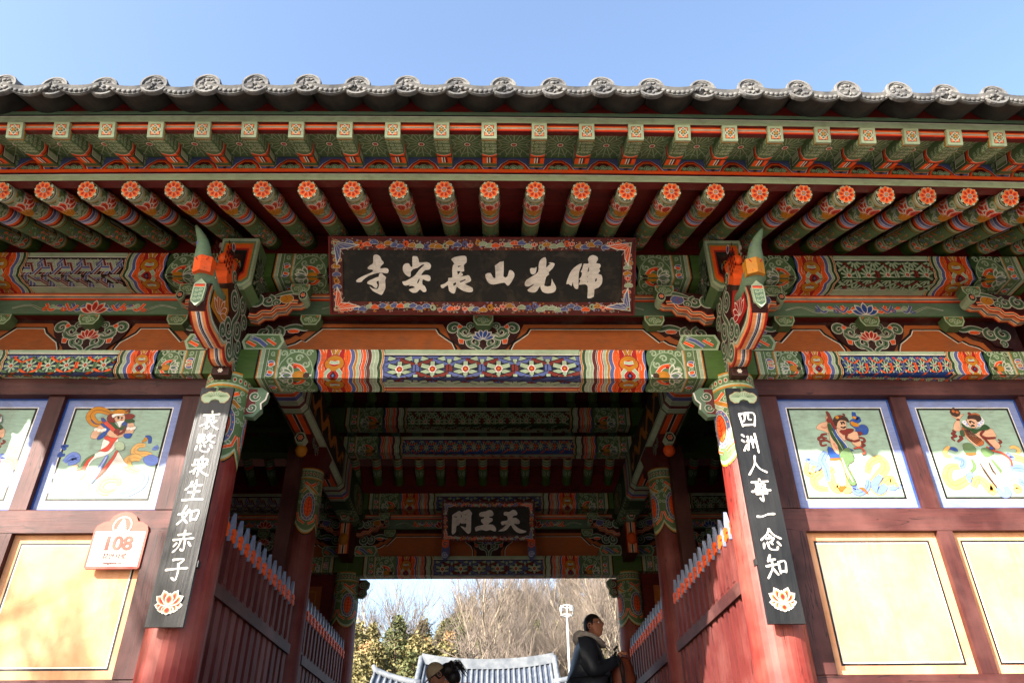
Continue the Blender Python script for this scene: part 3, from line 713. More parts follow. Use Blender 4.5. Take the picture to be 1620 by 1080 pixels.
# projecting arms beside each column head
def arm(x, d, globe='OC'):
    g = Geo()
    top = [(.0, .02), (.1, .0), (.3, -.02), (.40, .0)]
    bot = [(.42, .07), (.37, .1), (.3, .1), (.27, .15), (.2, .16), (.17, .2), (.1, .2), (.06, .24), (0, .23)]
    out = [(d*u, v) for u, v in top+bot]
    g.prism([(a, -b) for a, b in out], (x, -.13, 3.5), (0, 1, 0), (1, 0, 0), (0, 0, 1), .1, 'MR')
    s = Sheet(.006); s.poly(out, 'DM', 0)
    with s.at(0, 0, 0, d, 1):
        for k, (c, w) in enumerate((('RD', .05), ('LO', .034), ('WH', .014), ('BK', .01))):
            s.line(smooth([(.0, .215), (.06, .222), (.1, .185), (.17, .185), (.2, .145), (.27, .135), (.3, .09), (.36, .09)], 3), w, c)
        s.ell(.27, .06, .055, .045, 'WH', 12); s.ell(.27, .06, .052, .042, globe, 12); s.line([(.25, .03), (.28, .06), (.25, .09)], .005, 'RD')
        scroll(s, [(.4, .015), (.3, .0), (.22, .02), (.16, .05)], .03); scroll(s, spiral_pts(.13, .08, .05, -1.5, 1), .034); scroll(s, spiral_pts(.03, .08, .055, -1.5, 1), .038); scroll(s, spiral_pts(.2, .1, .03, 2, 1), .022)
    g.paint(s, front(x, -.13, 3.5))
    # underside stripes
    n = len(bot)
    for i in range(n-1):
        (u0, v0), (u1, v1) = bot[i], bot[i+1]
        for k, (a, b, c) in enumerate(((0, .1, 'RD'), (.012, .088, 'LO'), (.036, .064, 'WH'), (.044, .056, 'BK'))):
            e = .0008*(k+1)
            g.face([V((x+d*u0, -.13+a, 3.5-v0-e)), V((x+d*u1, -.13+a, 3.5-v1-e)), V((x+d*u1, -.13+b, 3.5-v1-e)), V((x+d*u0, -.13+b, 3.5-v0-e))], c)
    # octagonal tip with flower
    g.prism([(x+d*.40+.035*cos(pi/8+k*pi/4), 3.455+.045*sin(pi/8+k*pi/4)) for k in range(8)], (0, -.16, 0), (0, 1, 0), (1, 0, 0), (0, 0, 1), .12, 'LG')
    s = Sheet(.003)
    s.ell(0, 0, .027, .036, 'BK', 8)
    for k in range(6): s.petal(0, 0, k*pi/3, .02, .014, ['WH', 'OR'])
    s.ell(0, 0, .006, .006, 'GD', 6); g.paint(s, front(x+d*.4, -.16, 3.455))
    o = g.build('bracket_arm', gate); b = block(x+d*.36, -.135, 3.485, .15, gate); return o, b
arms = [arm(-1.80, 1, 'OC'), arm(1.80, -1, 'BL'), arm(-1.95, -1, 'BL'), arm(1.95, 1, 'BL'), arm(4.27, -1, 'OC'), arm(-4.27, 1, 'OC')]
for o, b in arms:
    copy(o, gate, (0, DEP, 0)); copy(b, gate, (b.location.x, b.location.y+DEP, b.location.z))
# stub blocks of painted timber between frieze and tie beam next to the column
for x in (-1.66, 1.66, -2.09, 2.09):
    g = Geo(); a = [(-.13, 0), (.13, 0), (.16, -.07), (.13, -.14), (-.13, -.14), (-.16, -.07)]
    g.prism(a, (0, 0, 0), (0, 1, 0), (1, 0, 0), (0, 0, 1), .2, 'LG')
    s = Sheet(.005); s.poly([(p*.88, -q*.8+.014) for p, q in a], 'MG', 0)
    s.oline([(-.1, .03), (-.03, .06), (.03, .11)], .03, 'BL'); s.oline([(-.12, .07), (-.05, .11)], .025, 'OR'); s.oline([(.03, .05), (.1, .1)], .022, 'OR'); s.curl(.07, .045, .02, 0, 1, .3); s.curl(-.09, .03, .014, 0, 1, .3)
    g.paint(s, front(0, 0, 0)); o = g.build('corner_block', gate, (x, -.1, 3.135)); copy(o, gate, (x, DEP-.1, 3.135))

# ------------------------------------------------------------------ phoenix-headed brackets on the front columns
def bracket(x, d, muz='OR', lot='OC'):
    """d=+1: the face seen is on the +x side"""
    low = smooth([(-.06, 2.76), (-.14, 2.74), (-.2, 2.80), (-.25, 2.765), (-.34, 2.77), (-.4, 2.83), (-.45, 2.79), (-.56, 2.79), (-.7, 2.80), (-.80, 2.86)], 3)
    up = [(-.84, 2.9), (-.84, 3.06), (-.78, 3.1), (-.7, 3.14), (-.62, 3.22), (-.5, 3.32), (-.3, 3.42), (-.06, 3.42)]
    prof = low+up; T_ = .055
    g = Geo(); g.prism(prof, (x-T_, 0, 0), (1, 0, 0), (0, 1, 0), (0, 0, 1), 2*T_, 'DM')
    # painted underside: stripes across the thickness
    for k, (a, b, c) in enumerate(((-1, 1, 'RD'), (-.78, .78, 'LO'), (-.3, .42, 'WH'), (-.12, .22, 'BK'), (-.02, .05, 'LB'))):
        e = .0007*(k+1)
        for (y0, z0), (y1, z1) in zip(low, low[1:]):
            g.face([V((x+a*T_, y0, z0-e)), V((x+b*T_, y0, z0-e)), V((x+b*T_, y1, z1-e)), V((x+a*T_, y1, z1-e))], c)
    for sd_ in (1, -1):
        pm = plane((x+sd_*T_, 0, 3.5), (0, 1, 0), (0, 0, -1), N=(sd_, 0, 0)); s = Sheet(.008)
        c_ = lambda y, z: (y, 3.5-z)
        fr = [c_(y, z+.02) for y, z in low]+[c_(-.815, 2.95), c_(-.8, 3.05)]
        s.line(fr, .05, 'RD'); s.line([(u+.006, v-.016) for u, v in fr], .04, 'LO'); s.line([(u+.014, v-.036) for u, v in fr], .026, 'LG'); s.line([(u+.018, v-.05) for u, v in fr], .016, 'WH'); s.line([(u+.02, v-.058) for u, v in fr], .014, 'GB')
        s.poly([c_(-.76, 3.08), c_(-.76, 2.93), c_(-.5, 2.93), c_(-.46, 3.1), c_(-.56, 3.22)], lot)
        for an in (-1.2, -.7, -.25, .25, .7, 1.2): s.petal(-.6, .53, -pi/2+an, .15, .055, ['WH', 'OR' if lot == 'OC' else 'RD', lot])
        scroll(s, [c_(-.2, 2.86), c_(-.3, 2.95), c_(-.34, 3.06), c_(-.28, 3.2), c_(-.34, 3.3), c_(-.46, 3.33)], .045)
        for (a, b, r, q, sg) in ((-.40, 3.24, .075, 0, 1), (-.24, 3.3, .07, 1, -1), (-.24, 3.08, .075, 2, -1), (-.42, 2.99, .08, 0, 1), (-.16, 2.97, .07, 2, -1), (-.30, 2.86, .07, 0, 1), (-.12, 2.83, .06, 2, -1), (-.14, 3.2, .06, 1, 1), (-.5, 2.9, .05, 1, 1)):
            scroll(s, spiral_pts(a, 3.5-b, r, q*pi/2, sg, 1.2), .04)
        g.paint(s, pm)
    # tip plate
    g.prism([(x+.05*cos(a), 2.975+.1*sin(a)) for a in (pi/2, pi/2+1.0, pi/2+2.2, -pi/2, -pi/2+.95, -pi/2+2.15)], (0, -.862, 0), (0, 1, 0), (1, 0, 0), (0, 0, 1), .03, 'LG')
    s = Sheet(.004); s.poly([(-.042, .0), (0, -.045), (.042, .0), (.036, .14), (0, .175), (-.036, .14)], 'LG', 0); s.poly([(-.034, .03), (.034, .03), (.03, .135), (0, .162), (-.03, .135)], 'GB', 1)
    s.rect(-.034, .0, .034, .012, 'RD', 2); s.rect(-.034, .012, .034, .022, 'OR', 2)
    for k in range(3): s.curl(-.014, .05+.035*k, .013, 0, 1, .3); s.curl(.014, .05+.035*k, .013, 0, -1, .3)
    g.paint(s, front(x, -.862, 3.04))
    # foot with small flower
    g.box(x-.06, x+.06, -.235, -.16, 2.70, 2.765, 'DM')
    s = Sheet(.003)
    for k in range(6): s.petal(0, .03, k*pi/3, .02, .013, ['WH'])
    g.paint(s, front(x, -.235, 2.765))
    w = g.build('wing_bracket', gate)
    # head
    g = Geo(); hp = [(-.2, 3.38), (-.46, 3.3), (-.54, 3.24), (-.6, 3.3), (-.6, 3.42), (-.54, 3.5), (-.44, 3.53), (-.3, 3.5), (-.2, 3.45)]
    g.prism(hp, (x-.045, 0, 0), (1, 0, 0), (0, 1, 0), (0, 0, 1), .09, 'OR')
    for sd_ in (1, -1):
        s = Sheet(.006); c_ = lambda y, z: (y, 3.7-z)
        for i in range(5):
            for j in range(4): s.rect(-.7+.04*j, .14+.045*i, -.675+.04*j, .17+.045*i, 'MR')
        s.oline(smooth([c_(-.44, 3.56), c_(-.34, 3.5), c_(-.38, 3.4), c_(-.5, 3.38), c_(-.54, 3.46)], 4), .018, 'GB')
        s.poly([c_(-.46, 3.52), c_(-.3, 3.5), c_(-.26, 3.42), c_(-.4, 3.37), c_(-.48, 3.42)], 'DM'); s.ell(-.6, .13, .035, .035, 'WH', 10); s.ell(-.6, .13, .028, .028, 'BL', 10); s.ell(-.6, .13, .013, .013, 'BK', 6)
        scroll(s, spiral_pts(-.46, .3, .05, 0, 1), .03); scroll(s, spiral_pts(-.34, .24, .045, 2, -1), .03)
        g.paint(s, plane((x+sd_*.045, 0, 3.7), (0, 1, 0), (0, 0, -1), N=(sd_, 0, 0)))
    h = g.build('phoenix_head', gate)
    g = Geo(); path = smooth([(x, -.56, 3.14), (x, -.7, 3.1), (x-d*.005, -.81, 3.14), (x-d*.02, -.87, 3.24), (x-d*.035, -.9, 3.36), (x-d*.1, -.93, 3.49)], 3)
    n_ = len(path); rad = [.062+.014*sin(pi*min(1, i/(n_*.6)))-.055*max(0, (i/(n_-1)-.5)/.5)**1.8 for i in range(n_)]
    g.tube(path, rad, 10, 'GB')
    for (i, a) in ((7, 0), (9, 2), (11, 1), (8, 3), (12, 3.6)):
        p = V(path[i]); g.ball(p+V((rad[i]*.62*cos(a), -.004, -rad[i]*.55*abs(sin(a))-.004)), (.022, .03, .02), 8, 5, 'BL')
    for i in (6, 10): g.ball(V(path[i])+V((d*rad[i]*.9, 0, -.01)), .008, 6, 4, 'WH')
    b = g.build('beak', gate); b.parent = h
    g = Geo(); a = [(.07*cos(pi/6+k*pi/3), .078*sin(pi/6+k*pi/3)) for k in range(6)]
    g.prism(a, (x, -.855, 3.12), V((0, -.15, 1)).normalized(), (1, 0, 0), V((0, -1, -.15)).normalized(), .115, muz)
    s = Sheet(.005)
    for e in (-1, 1): s.line([(e*.045, .02), (e*.03, .04), (e*.018, .035)], .008, 'RD'); s.line([(e*.03, .1), (e*.02, .115), (e*.0, .1)], .008, 'RD')
    g.paint(s, plane((x, -.932, 3.235), (1, 0, 0), (0, .15, -1), N=(0, -1, -.15)))
    b = g.build('collar', gate); b.parent = h
    g = Geo()
    for i in range(7):
        t = i/6; yy, zz = interp(-.62, -.38, t), 3.4+.1*sin(pi*(.15+.7*t))
        g.ball((x, yy, zz+.01), (.04, .03, .042), 8, 6, 'OR'); g.ball((x, yy, zz+.018), (.044, .01, .038), 8, 5, 'RD')
    b = g.build('crest', gate); b.parent = h
bracket(-1.875, 1, 'OR', 'OC'); bracket(1.875, -1, 'OC', 'RD')
bracket(4.35, -1, 'OC', 'OC'); bracket(-4.35, 1, 'OR', 'RD')

# small carved wings on the inside of the column heads
for x, d in ((-1.72, 1), (1.72, -1)):
    for y in (0, DEP):
        g = Geo(); out = [(-.02, 0), (.08, .0), (.13, .04), (.12, .1), (.09, .13), (.1, .18), (.05, .24), (-.02, .23)]
        g.prism([(d*a, -b) for a, b in out], (0, -.04, 0), (0, 1, 0), (1, 0, 0), (0, 0, 1), .06, 'GB')
        s = Sheet(.006)
        with s.at(0, 0, 0, d, 1):
            s.poly([(-.02, .01), (.05, .01), (.05, .21), (-.02, .22)], 'MR2', 0); scroll(s, spiral_pts(.04, .07, .035, 0, 1), .026); scroll(s, spiral_pts(.03, .165, .03, 3, -1), .022)
            s.line(out[2:6], .012, 'WH')
        g.paint(s, front(0, -.04, 0)); g.build('wing_carving', gate, (x+d*.02, y, 2.70))

# ------------------------------------------------------------------ cross beams running from front to rear
def crossbeam(x, inner):
    g = Geo(); w, ch = .138, .05; zb, zt = 3.36, 3.82; y0, y1 = -.4, DEP+.4
    prof = [(w, zt), (w, zb+ch), (w-ch, zb), (-w+ch, zb), (-w, zb+ch), (-w, zt)]
    g.prism(prof, (0, y0, 0), (0, 1, 0), (1, 0, 0), (0, 0, 1), y1-y0, 'PG')
    pm = PathMap(prof, (0, y0, 0), (0, 1, 0), (1, 0, 0), (0, 0, 1), 1); pm.n = [(1, 0), (.707, -.707), (0, -1), (-.707, -.707), (-1, 0)]
    H = pm.len; L = y1-y0; s = Sheet(.012)
    for m_ in (0, 1):
        with s.at(0 if not m_ else L, 0, 0, 1 if not m_ else -1, 1):
            a = bands(s, .0, H, [(.04, 'LG'), (.5, 'MG')], 0, 1, 0, 1)
            s.rect(.54, 0, 1.6, H, 'DG', 1); lotus(s, .95, H/2, .3, .16, -1); 
            for cy in (.2, H-.2): lotus(s, .95, cy, .34, .15, -1)
            for k in range(10): s.curl(.6+.1*k, H*.36, .03, k, 1, .3); s.curl(.6+.1*k, H*.64, .03, k, -1, .3)
            a = bands(s, 1.55, H, [(.09, 'LG'), (.07, 'OR'), (.08, 'BL'), (.09, 'LG'), (.07, 'MR2'), (.08, 'LG'), (.06, 'MG')], .03, 3, .008)
            star(s, .2, .25, .3, .3); star(s, .2, H-.25, .3, .3)
    a0, a1 = a, L-a
    s.rect(a0, 0, a1, H, 'SG', 1)
    c = H/2
    for e in (-1, 1):
        s.rect(a0, c+e*.1-.0, a1, c+e*.18, 'LG', 2); s.rect(a0, c+e*.18, a1, c+e*.188, 'WH', 2.5); s.rect(a0, c+e*.075, a1, c+e*.1, 'MR2', 2)
    s.rect(a0, c-.075, a1, c+.075, 'BR2', 2); s.rect(a0, c-.075, a1, c+.075, 'OR', 2.2); s.rect(a0, c-.02, a1, c+.02, 'WH', 2.6); s.rect(a0, c-.014, a1, c+.014, 'BK', 3)
    # gilded dragon winding along each side
    for cy in (.21, H-.21):
        P = [(a0+(a1-a0)*(.04+.92*i/40), cy+.075*sin(i*.62)) for i in range(41)]
        s.line(P, [.02+.07*sin(pi*min(1, .12+i/46)) for i in range(41)], 'BR2'); s.line(P, [.012+.05*sin(pi*min(1, .12+i/46)) for i in range(41)], 'GD')
        for i in range(2, 39): s.curl(P[i][0], P[i][1], .022, i, 1, .3, 'BR', 1, n=6)
        for i in range(4, 38, 4):
            for k in range(3): s.line([P[i], (P[i][0]+.05*cos(i+k), P[i][1]+.09*(1 if i % 8 else -1)+.03*sin(k*2))], .016, 'GD')
        s.ell(P[38][0], P[38][1], .06, .05, 'GD', 9); s.ell(P[38][0]+.02, P[38][1], .014, .014, 'WH', 6)
    g.paint(s, pm)
    # end face
    s = Sheet(.006); q = [(w, -zt+3.9), (w, -zb-ch+3.9), (w-ch, -zb+3.9), (-w+ch, -zb+3.9), (-w, -zb-ch+3.9), (-w, -zt+3.9)]
    cyy = .31
    for k, c_ in ((1, 'LG'), (.88, 'GB'), (.8, 'OC'), (.74, 'OR'), (.58, 'RD'), (.5, 'BK'), (.32, 'DM')): s.poly([(a*k, cyy+(b-cyy)*k) for a, b in q], c_)
    s.curl(0, .3, .03, 0, 1, .2, 'OC')
    g.paint(s, front(0, y0, 3.9))
    return g.build('cross_beam', gate, (x, 0, 0))
cb = crossbeam(-1.875, 1); copy(cb, gate, (1.875, 0, 0))
# bracket under the cross beam at the middle columns, with a flower-ended arm
for x, d, c in ((-1.875, 1, 'OC'), (1.875, -1, 'OR')):
    g = Geo(); g.prism([(-.17, 0), (.17, 0), (.1, -.22), (-.1, -.22)], (x, DEP/2-.17, 3.36), (0, 1, 0), (1, 0, 0), (0, 0, 1), .34, 'MR')
    g.box(x-.09, x+.09, DEP/2-.5, DEP/2+.5, 3.27, 3.355, 'MR'); 
    g.prism([(.06*cos(k*pi/3), .07*sin(k*pi/3)) for k in range(6)], (x, DEP/2-.6, 3.27), (0, 1, 0), (1, 0, 0), (0, 0, 1), .1, 'LG')
    s = Sheet(.004); s.ell(0, 0, .045, .05, 'BK', 6)
    for k in range(6): s.petal(0, 0, k*pi/3, .032, .022, ['WH', 'OR'])
    s.ell(0, 0, .008, .008, 'GD', 6); g.paint(s, front(x, DEP/2-.6, 3.27))
    g.ball((x, DEP/2-.5, 3.17), (.065, .065, .065), 8, 6, c)
    s = Sheet(.006)
    for k in range(4): scroll(s, spiral_pts(.1+.12*k, .09+.03*(k % 2), .05, k, 1), .03)
    g.paint(s, plane((x+d*.091, DEP/2-.5, 3.4), (0, 1, 0), (0, 0, -1), N=(d, 0, 0)))
    g.build('middle_bracket', gate)
    # the same arm at the rear column
    g = Geo(); g.box(x-.07, x+.07, DEP-.55, DEP-.1, 2.9, 3.3, 'MR'); s = Sheet(.005)
    for k, (a, b, c2) in enumerate(((-.07, .07, 'RD'), (-.055, .055, 'LO'), (-.02, .02, 'WH'), (-.01, .01, 'BK'))): s.rect(a, 0, b, .4, c2, k)
    g.paint(s, front(x, DEP-.55, 3.3)); g.ball((x, DEP-.57, 3.08), (.07, .06, .08), 8, 6, c)
    g.prism([(.06*cos(k*pi/3), .07*sin(k*pi/3)) for k in range(6)], (x, DEP-.68, 3.36), (0, 1, 0), (1, 0, 0), (0, 0, 1), .1, 'LG')
    s = Sheet(.004); s.ell(0, 0, .045, .05, 'BK', 6)
    for k in range(6): s.petal(0, 0, k*pi/3, .032, .022, ['WH', 'OR'])
    g.paint(s, front(x, DEP-.68, 3.36)); g.build('rear_bracket', gate)

# ------------------------------------------------------------------ eaves
SL = .4426; RA = math.atan(SL)
def bentbox(name, x0, x1, y0, y1, z0, z1, col='MR', mat='paint', fr=None, n=26):
    g = Geo(); g.prism([(y0, z0), (y1, z0), (y1, z1), (y0, z1)], (x0, 0, 0), (1, 0, 0), (0, 1, 0), (0, 0, 1), x1-x0, col, mat, seg=n, bend=bend)
    if fr:
        s = Sheet(.02); v = 0; L = x1-x0
        for w, c in fr:
            for i in range(n): s.rect(L*i/n, v, L*(i+1)/n, v+w, c, 1)
            v += w
        pm = front(x0, y0, z1); f0 = pm.pt
        class B_:
            segs = [(-1e9, 1e9, 0)]
            def seg_pt(self, i, u, v, off): r = pm.pt(u, v, off); return r+bend(r)
        g.paint(s, B_())
    return g.build(name, gate)
XE = 5.0
bentbox('rafter_stop_board', -XE, XE, -.05, .0, 3.86, 4.25, mat='darkred')
# boards over the round rafters
g = Geo()
for i in range(26):
    xa, xb = -XE+2*XE*i/26, -XE+2*XE*(i+1)/26
    q = []
    for (yy, zz) in ((-1.25, 3.628), (.1, 4.226)):
        for xx in (xa, xb): q.append(V((xx, yy, zz))+bend(V((xx, 0, 0))))
    g.face([q[0], q[1], q[3], q[2]], 'MR', 'darkred'); g.face([p+V((0, 0, .03)) for p in (q[0], q[1], q[3], q[2])], 'MR', 'darkred')
g.build('rafter_boarding', gate)
bentbox('eave_board', -XE, XE, -1.27, -1.20, 3.60, 3.705, fr=[(.028, 'OR'), (.006, 'RD'), (.014, 'BK'), (.005, 'WH'), (.052, 'LG')])
RX = [-4.8, -4.53, -4.26, -3.98, -3.705, -3.428, -3.15, -2.872, -2.594, -2.31, -2.027, -1.749, -1.448, -1.151, -.856, -.548, -.244, .058, .366, .673, .981, 1.277, 1.573, 1.869, 2.165, 2.456, 2.724, 3.005, 3.288, 3.566, 3.85, 4.13, 4.41, 4.69]
def rafter():
    L = 1.36; r = .064; n = 20
    ax = V((0, cos(RA), sin(RA))); ny = V((0, -sin(RA), cos(RA)))
    g = Geo(); prof = [(r*cos(pi/2+2*pi*k/n), r*sin(pi/2+2*pi*k/n)) for k in range(n+1)]
    g.prism(prof[:-1], (0, 0, 0), ax, (1, 0, 0), ny, L, 'PG', sm=True)
    pm = PathMap(prof, (0, 0, 0), ax, (1, 0, 0), ny, -1)
    pm.n = [(cos(pi/2+2*pi*(k+.5)/n), sin(pi/2+2*pi*(k+.5)/n)) for k in range(n)]
    H = pm.len; s = Sheet(.006); c = H/2
    s.rect(0, 0, 1.12, H, 'MG', 0)
    for a, b, q in ((0, .012, 'BK'), (.012, .02, 'WH'), (.02, .045, 'LG'), (.045, .055, 'OC')): s.rect(a, 0, b, H, q, 1)
    for i in range(14):
        for j in range(5):
            if .42 < .07+.075*i < .8 or .07+.075*i > 1.1: continue
            s.curl(.085+.075*i, H*(j+.5+.5*(i % 2))/5 % H*.94+.01, .034, i+j, 1 if (i+j) % 2 else -1, .4, 'LG', n=9)
    def lot(u, v, k=1):
        for an, c1 in ((-1.25, 'OR'), (1.25, 'OR'), (-.8, 'OR'), (.8, 'OR'), (-.35, 'OR'), (.35, 'OR')): s.petal(u, v, pi+an, .1*k, .045*k, ['WH', c1, 'RD'])
        s.petal(u, v, pi, .1*k, .045*k, ['WH', 'OR', 'RD'])
        s.poly([(u-.02*k, v-.04*k), (u+.035*k, v-.028*k), (u+.05*k, v), (u+.035*k, v+.028*k), (u-.02*k, v+.04*k)], 'OC'); s.line([(u+.02*k, v-.06*k), (u+.07*k, v-.03*k), (u+.085*k, v)], .012, 'LG'); s.line([(u+.02*k, v+.06*k), (u+.07*k, v+.03*k), (u+.085*k, v)], .012, 'LG')
    s.rect(.12, c-.11, .3, c+.11, 'LB'); s.rect(.13, c-.1, .29, c+.1, 'MG')
    lot(.23, c, 1.6); lot(.23, c-.15, 1.2); lot(.23, c+.15, 1.2)
    # arching bands
    N = 16
    def arc(x0, w, col, A):
        P = [(x0-A*(1-((2*i/N)-1)**2), H*i/N) for i in range(N+1)]
        for i in range(N): s.poly([P[i], (P[i][0]+w, P[i][1]), (P[i+1][0]+w, P[i+1][1]), P[i+1]], col, 3)
    x = .47
    for w, q in ((.007, 'WH'), (.034, 'OR'), (.018, 'RD'), (.007, 'WH'), (.032, 'BL'), (.006, 'WH'), (.026, 'LB'), (.006, 'WH'), (.028, 'OR'), (.02, 'MR'), (.007, 'OC'), (.022, 'LG'), (.02, 'MG'), (.006, 'OC'), (.008, 'BK')):
        arc(x, w, q, .1); x += w
    # long panels
    for k in range(4):
        v0 = H*(k)/4; m_ = .008
        if k in (0, 3):
            s.rect(.72, v0+m_, .98, v0+H/4-m_, 'BK', 4); s.rect(.735, v0+m_+.01, .965, v0+H/4-m_-.006, 'WH', 5); s.rect(.74, v0+m_+.014, .96, v0+H/4-m_-.012, 'LG', 6); s.rect(.74, v0+H/4-m_-.03, .96, v0+H/4-m_-.012, 'MG', 7)
    s.rect(.70, H/4, .97, H*3/4, 'MG', 4)
    for i in range(5):
        u = .72+.055*i
        for j, v in enumerate((H*.3, H*.42, H*.58, H*.7)):
            cc_ = ('BL', 'OR', 'RD', 'LG')[(i+j) % 4]; s.line([(u-.02, v-.016*(1 if j % 2 else -1)), (u, v), (u+.022, v-.008)], .016, 'WH'); s.line([(u-.02, v-.016*(1 if j % 2 else -1)), (u, v), (u+.022, v-.008)], .011, cc_)
    for k in range(6): s.petal(.83, c, k*pi/3, .034, .022, ['WH', 'LO', 'RD'])
    s.line([(.69, H/4), (.98, H/4)], .007, 'OC'); s.line([(.69, H*3/4), (.98, H*3/4)], .007, 'OC')
    for w, a, q in ((.01, .985, 'BK'), (.008, .995, 'OC'), (.02, 1.003, 'LG')): s.rect(a, 0, a+w, H, q, 4)
    for j in range(5): s.petal(1.09, c+(j-2)*.05, pi+(j-2)*.3, .07, .035, ['WH', 'OR'])
    s.rect(1.1, 0, 1.125, H, 'LG', 8); s.rect(1.125, 0, 1.14, H, 'OC', 8); s.rect(1.14, 0, L, H, 'PG', 1)
    g.paint(s, pm)
    o = g.build('rafter', gate)
    g = Geo(); s = Sheet(.004); flower_disc(s, .0655)
    g.prism([(.0655*cos(2*pi*k/20), .0655*sin(2*pi*k/20)) for k in range(20)], ax*-.008, ax, (1, 0, 0), ny, .01, 'LG')
    g.paint(s, plane(ax*-.008, (1, 0, 0), -ny, N=-ax)); e = g.build('rafter_flower_end', gate); e.parent = o
    o.location = (RX[0], -1.225, 3.55-.0032*RX[0]**2)
    return o
rf = rafter()
for x in RX[1:]: copy(rf, gate, (x, -1.225, 3.55-.0032*x*x))
rr_ = random.Random(8)
for o in [q for q in bpy.data.objects if q.name.startswith('rafter_flower_end')]: o.rotation_mode = 'AXIS_ANGLE'; o.rotation_axis_angle = (rr_.uniform(-.35, .35), 0, cos(RA), sin(RA))

# flying rafters
FX = [-4.6, -4.31, -4.02, -3.73, -3.44, -3.15, -2.868, -2.585, -2.306, -2.01, -1.722, -1.434, -1.143, -.842, -.544, -.239, .059, .374, .672, .982, 1.278, 1.575, 1.863, 2.163, 2.45, 2.726, 3.0, 3.278, 3.56, 3.845, 4.13, 4.415, 4.7]
FA = math.atan(.36)
def flyer():
    w, h, L = .0475, .105, .52; ax = V((0, cos(FA), sin(FA))); ny = V((0, -sin(FA), cos(FA)))
    g = Geo(); prof = [(w, h/2), (w, -h/2), (-w, -h/2), (-w, h/2)]
    g.prism(prof, (0, 0, 0), ax, (1, 0, 0), ny, L, 'MG')
    pm = PathMap(prof, (0, 0, 0), ax, (1, 0, 0), ny, 1); pm.n = [(1, 0), (0, -1), (-1, 0)]
    H = pm.len; s = Sheet(.005)
    s.rect(0, 0, L, H, 'MG', 0)
    for a, b, q in ((0, .02, 'LG'), (.02, .03, 'OC')): s.rect(a, 0, b, H, q, 1)
    for i in range(4):
        for v in (.025, .05, .08, .12, .135, .165, .2, .23): s.curl(.05+.042*i, v, .017, i+v*30, 1 if i % 2 else -1, .32, 'LG', n=7)
    N = 12
    x = .2
    for wd, q in ((.005, 'WH'), (.02, 'OR'), (.012, 'RD'), (.005, 'OC')):
        P = [(x+.03*abs(sin(pi*3*i/N)), H*i/N) for i in range(N+1)]
        for i in range(N): s.poly([P[i], (P[i][0]+wd, P[i][1]), (P[i+1][0]+wd, P[i+1][1]), P[i+1]], q, 4)
        x += wd
    for v0, v1 in ((.01, .095), (.21, .29)):
        s.rect(.262, v0, .39, v1, 'BK', 5); s.rect(.272, v0+.008, .38, v1-.008, 'WH', 6); s.rect(.277, v0+.012, .375, v1-.012, 'LG', 7); s.rect(.277, v0+.012, .375, v0+.035, 'MG', 8)
    b0 = .105; 
    for k, (a, b, q) in enumerate(((0, .026, 'OR'), (.026, .034, 'RD'), (.034, .042, 'BK'), (.042, .05, 'WH'), (.05, .058, 'BK'), (.058, .066, 'WH'), (.066, .095, 'OR'))): s.rect(.262, b0+a, .34, b0+b, q, 5)
    s.rect(.34, b0, .35, b0+.095, 'OC', 5); s.rect(.25, b0, .262, b0+.095, 'BK', 5)
    for i in range(3):
        for v in (.03, .07, .125, .18, .23, .27): s.curl(.415+.035*i, v, .016, i+v*20, 1, .32, 'LG', n=7)
    s.rect(.39, .105, .4, .2, 'LO', 5)
    g.paint(s, pm)
    s = Sheet(.003)
    s.rect(-w, -h/2, w, h/2, 'LG', 0); s.rect(-.03, -.037, .03, .037, 'BK', 1); s.rect(-.028, -.035, .028, .035, 'RD', 2)
    for a in (-1, 1):
        for b in (-1, 1): s.poly([(a*.027, b*.034), (a*.008, b*.03), (a*.012, b*.014), (a*.024, b*.01)], 'LO')
    for k in range(4): s.petal(0, 0, k*pi/2, .034, .028, ['WH', 'LG', 'MG'])
    for k in range(4): s.petal(0, 0, pi/4+k*pi/2, .026, .022, ['WH', 'LG', 'MG'])
    s.ell(0, 0, .01, .012, 'GD', 8)
    pm = plane(V((0, 0, 0)), (1, 0, 0), -ny, N=-ax); g.paint(s, pm)
    return g.build('flying_rafter', gate)
fr_ = flyer()
fz_ = lambda x: 3.64-.0032*x*x
fr_.location = (FX[0], -1.667, fz_(FX[0]))
for x in FX[1:]: copy(fr_, gate, (x, -1.667, fz_(x)))
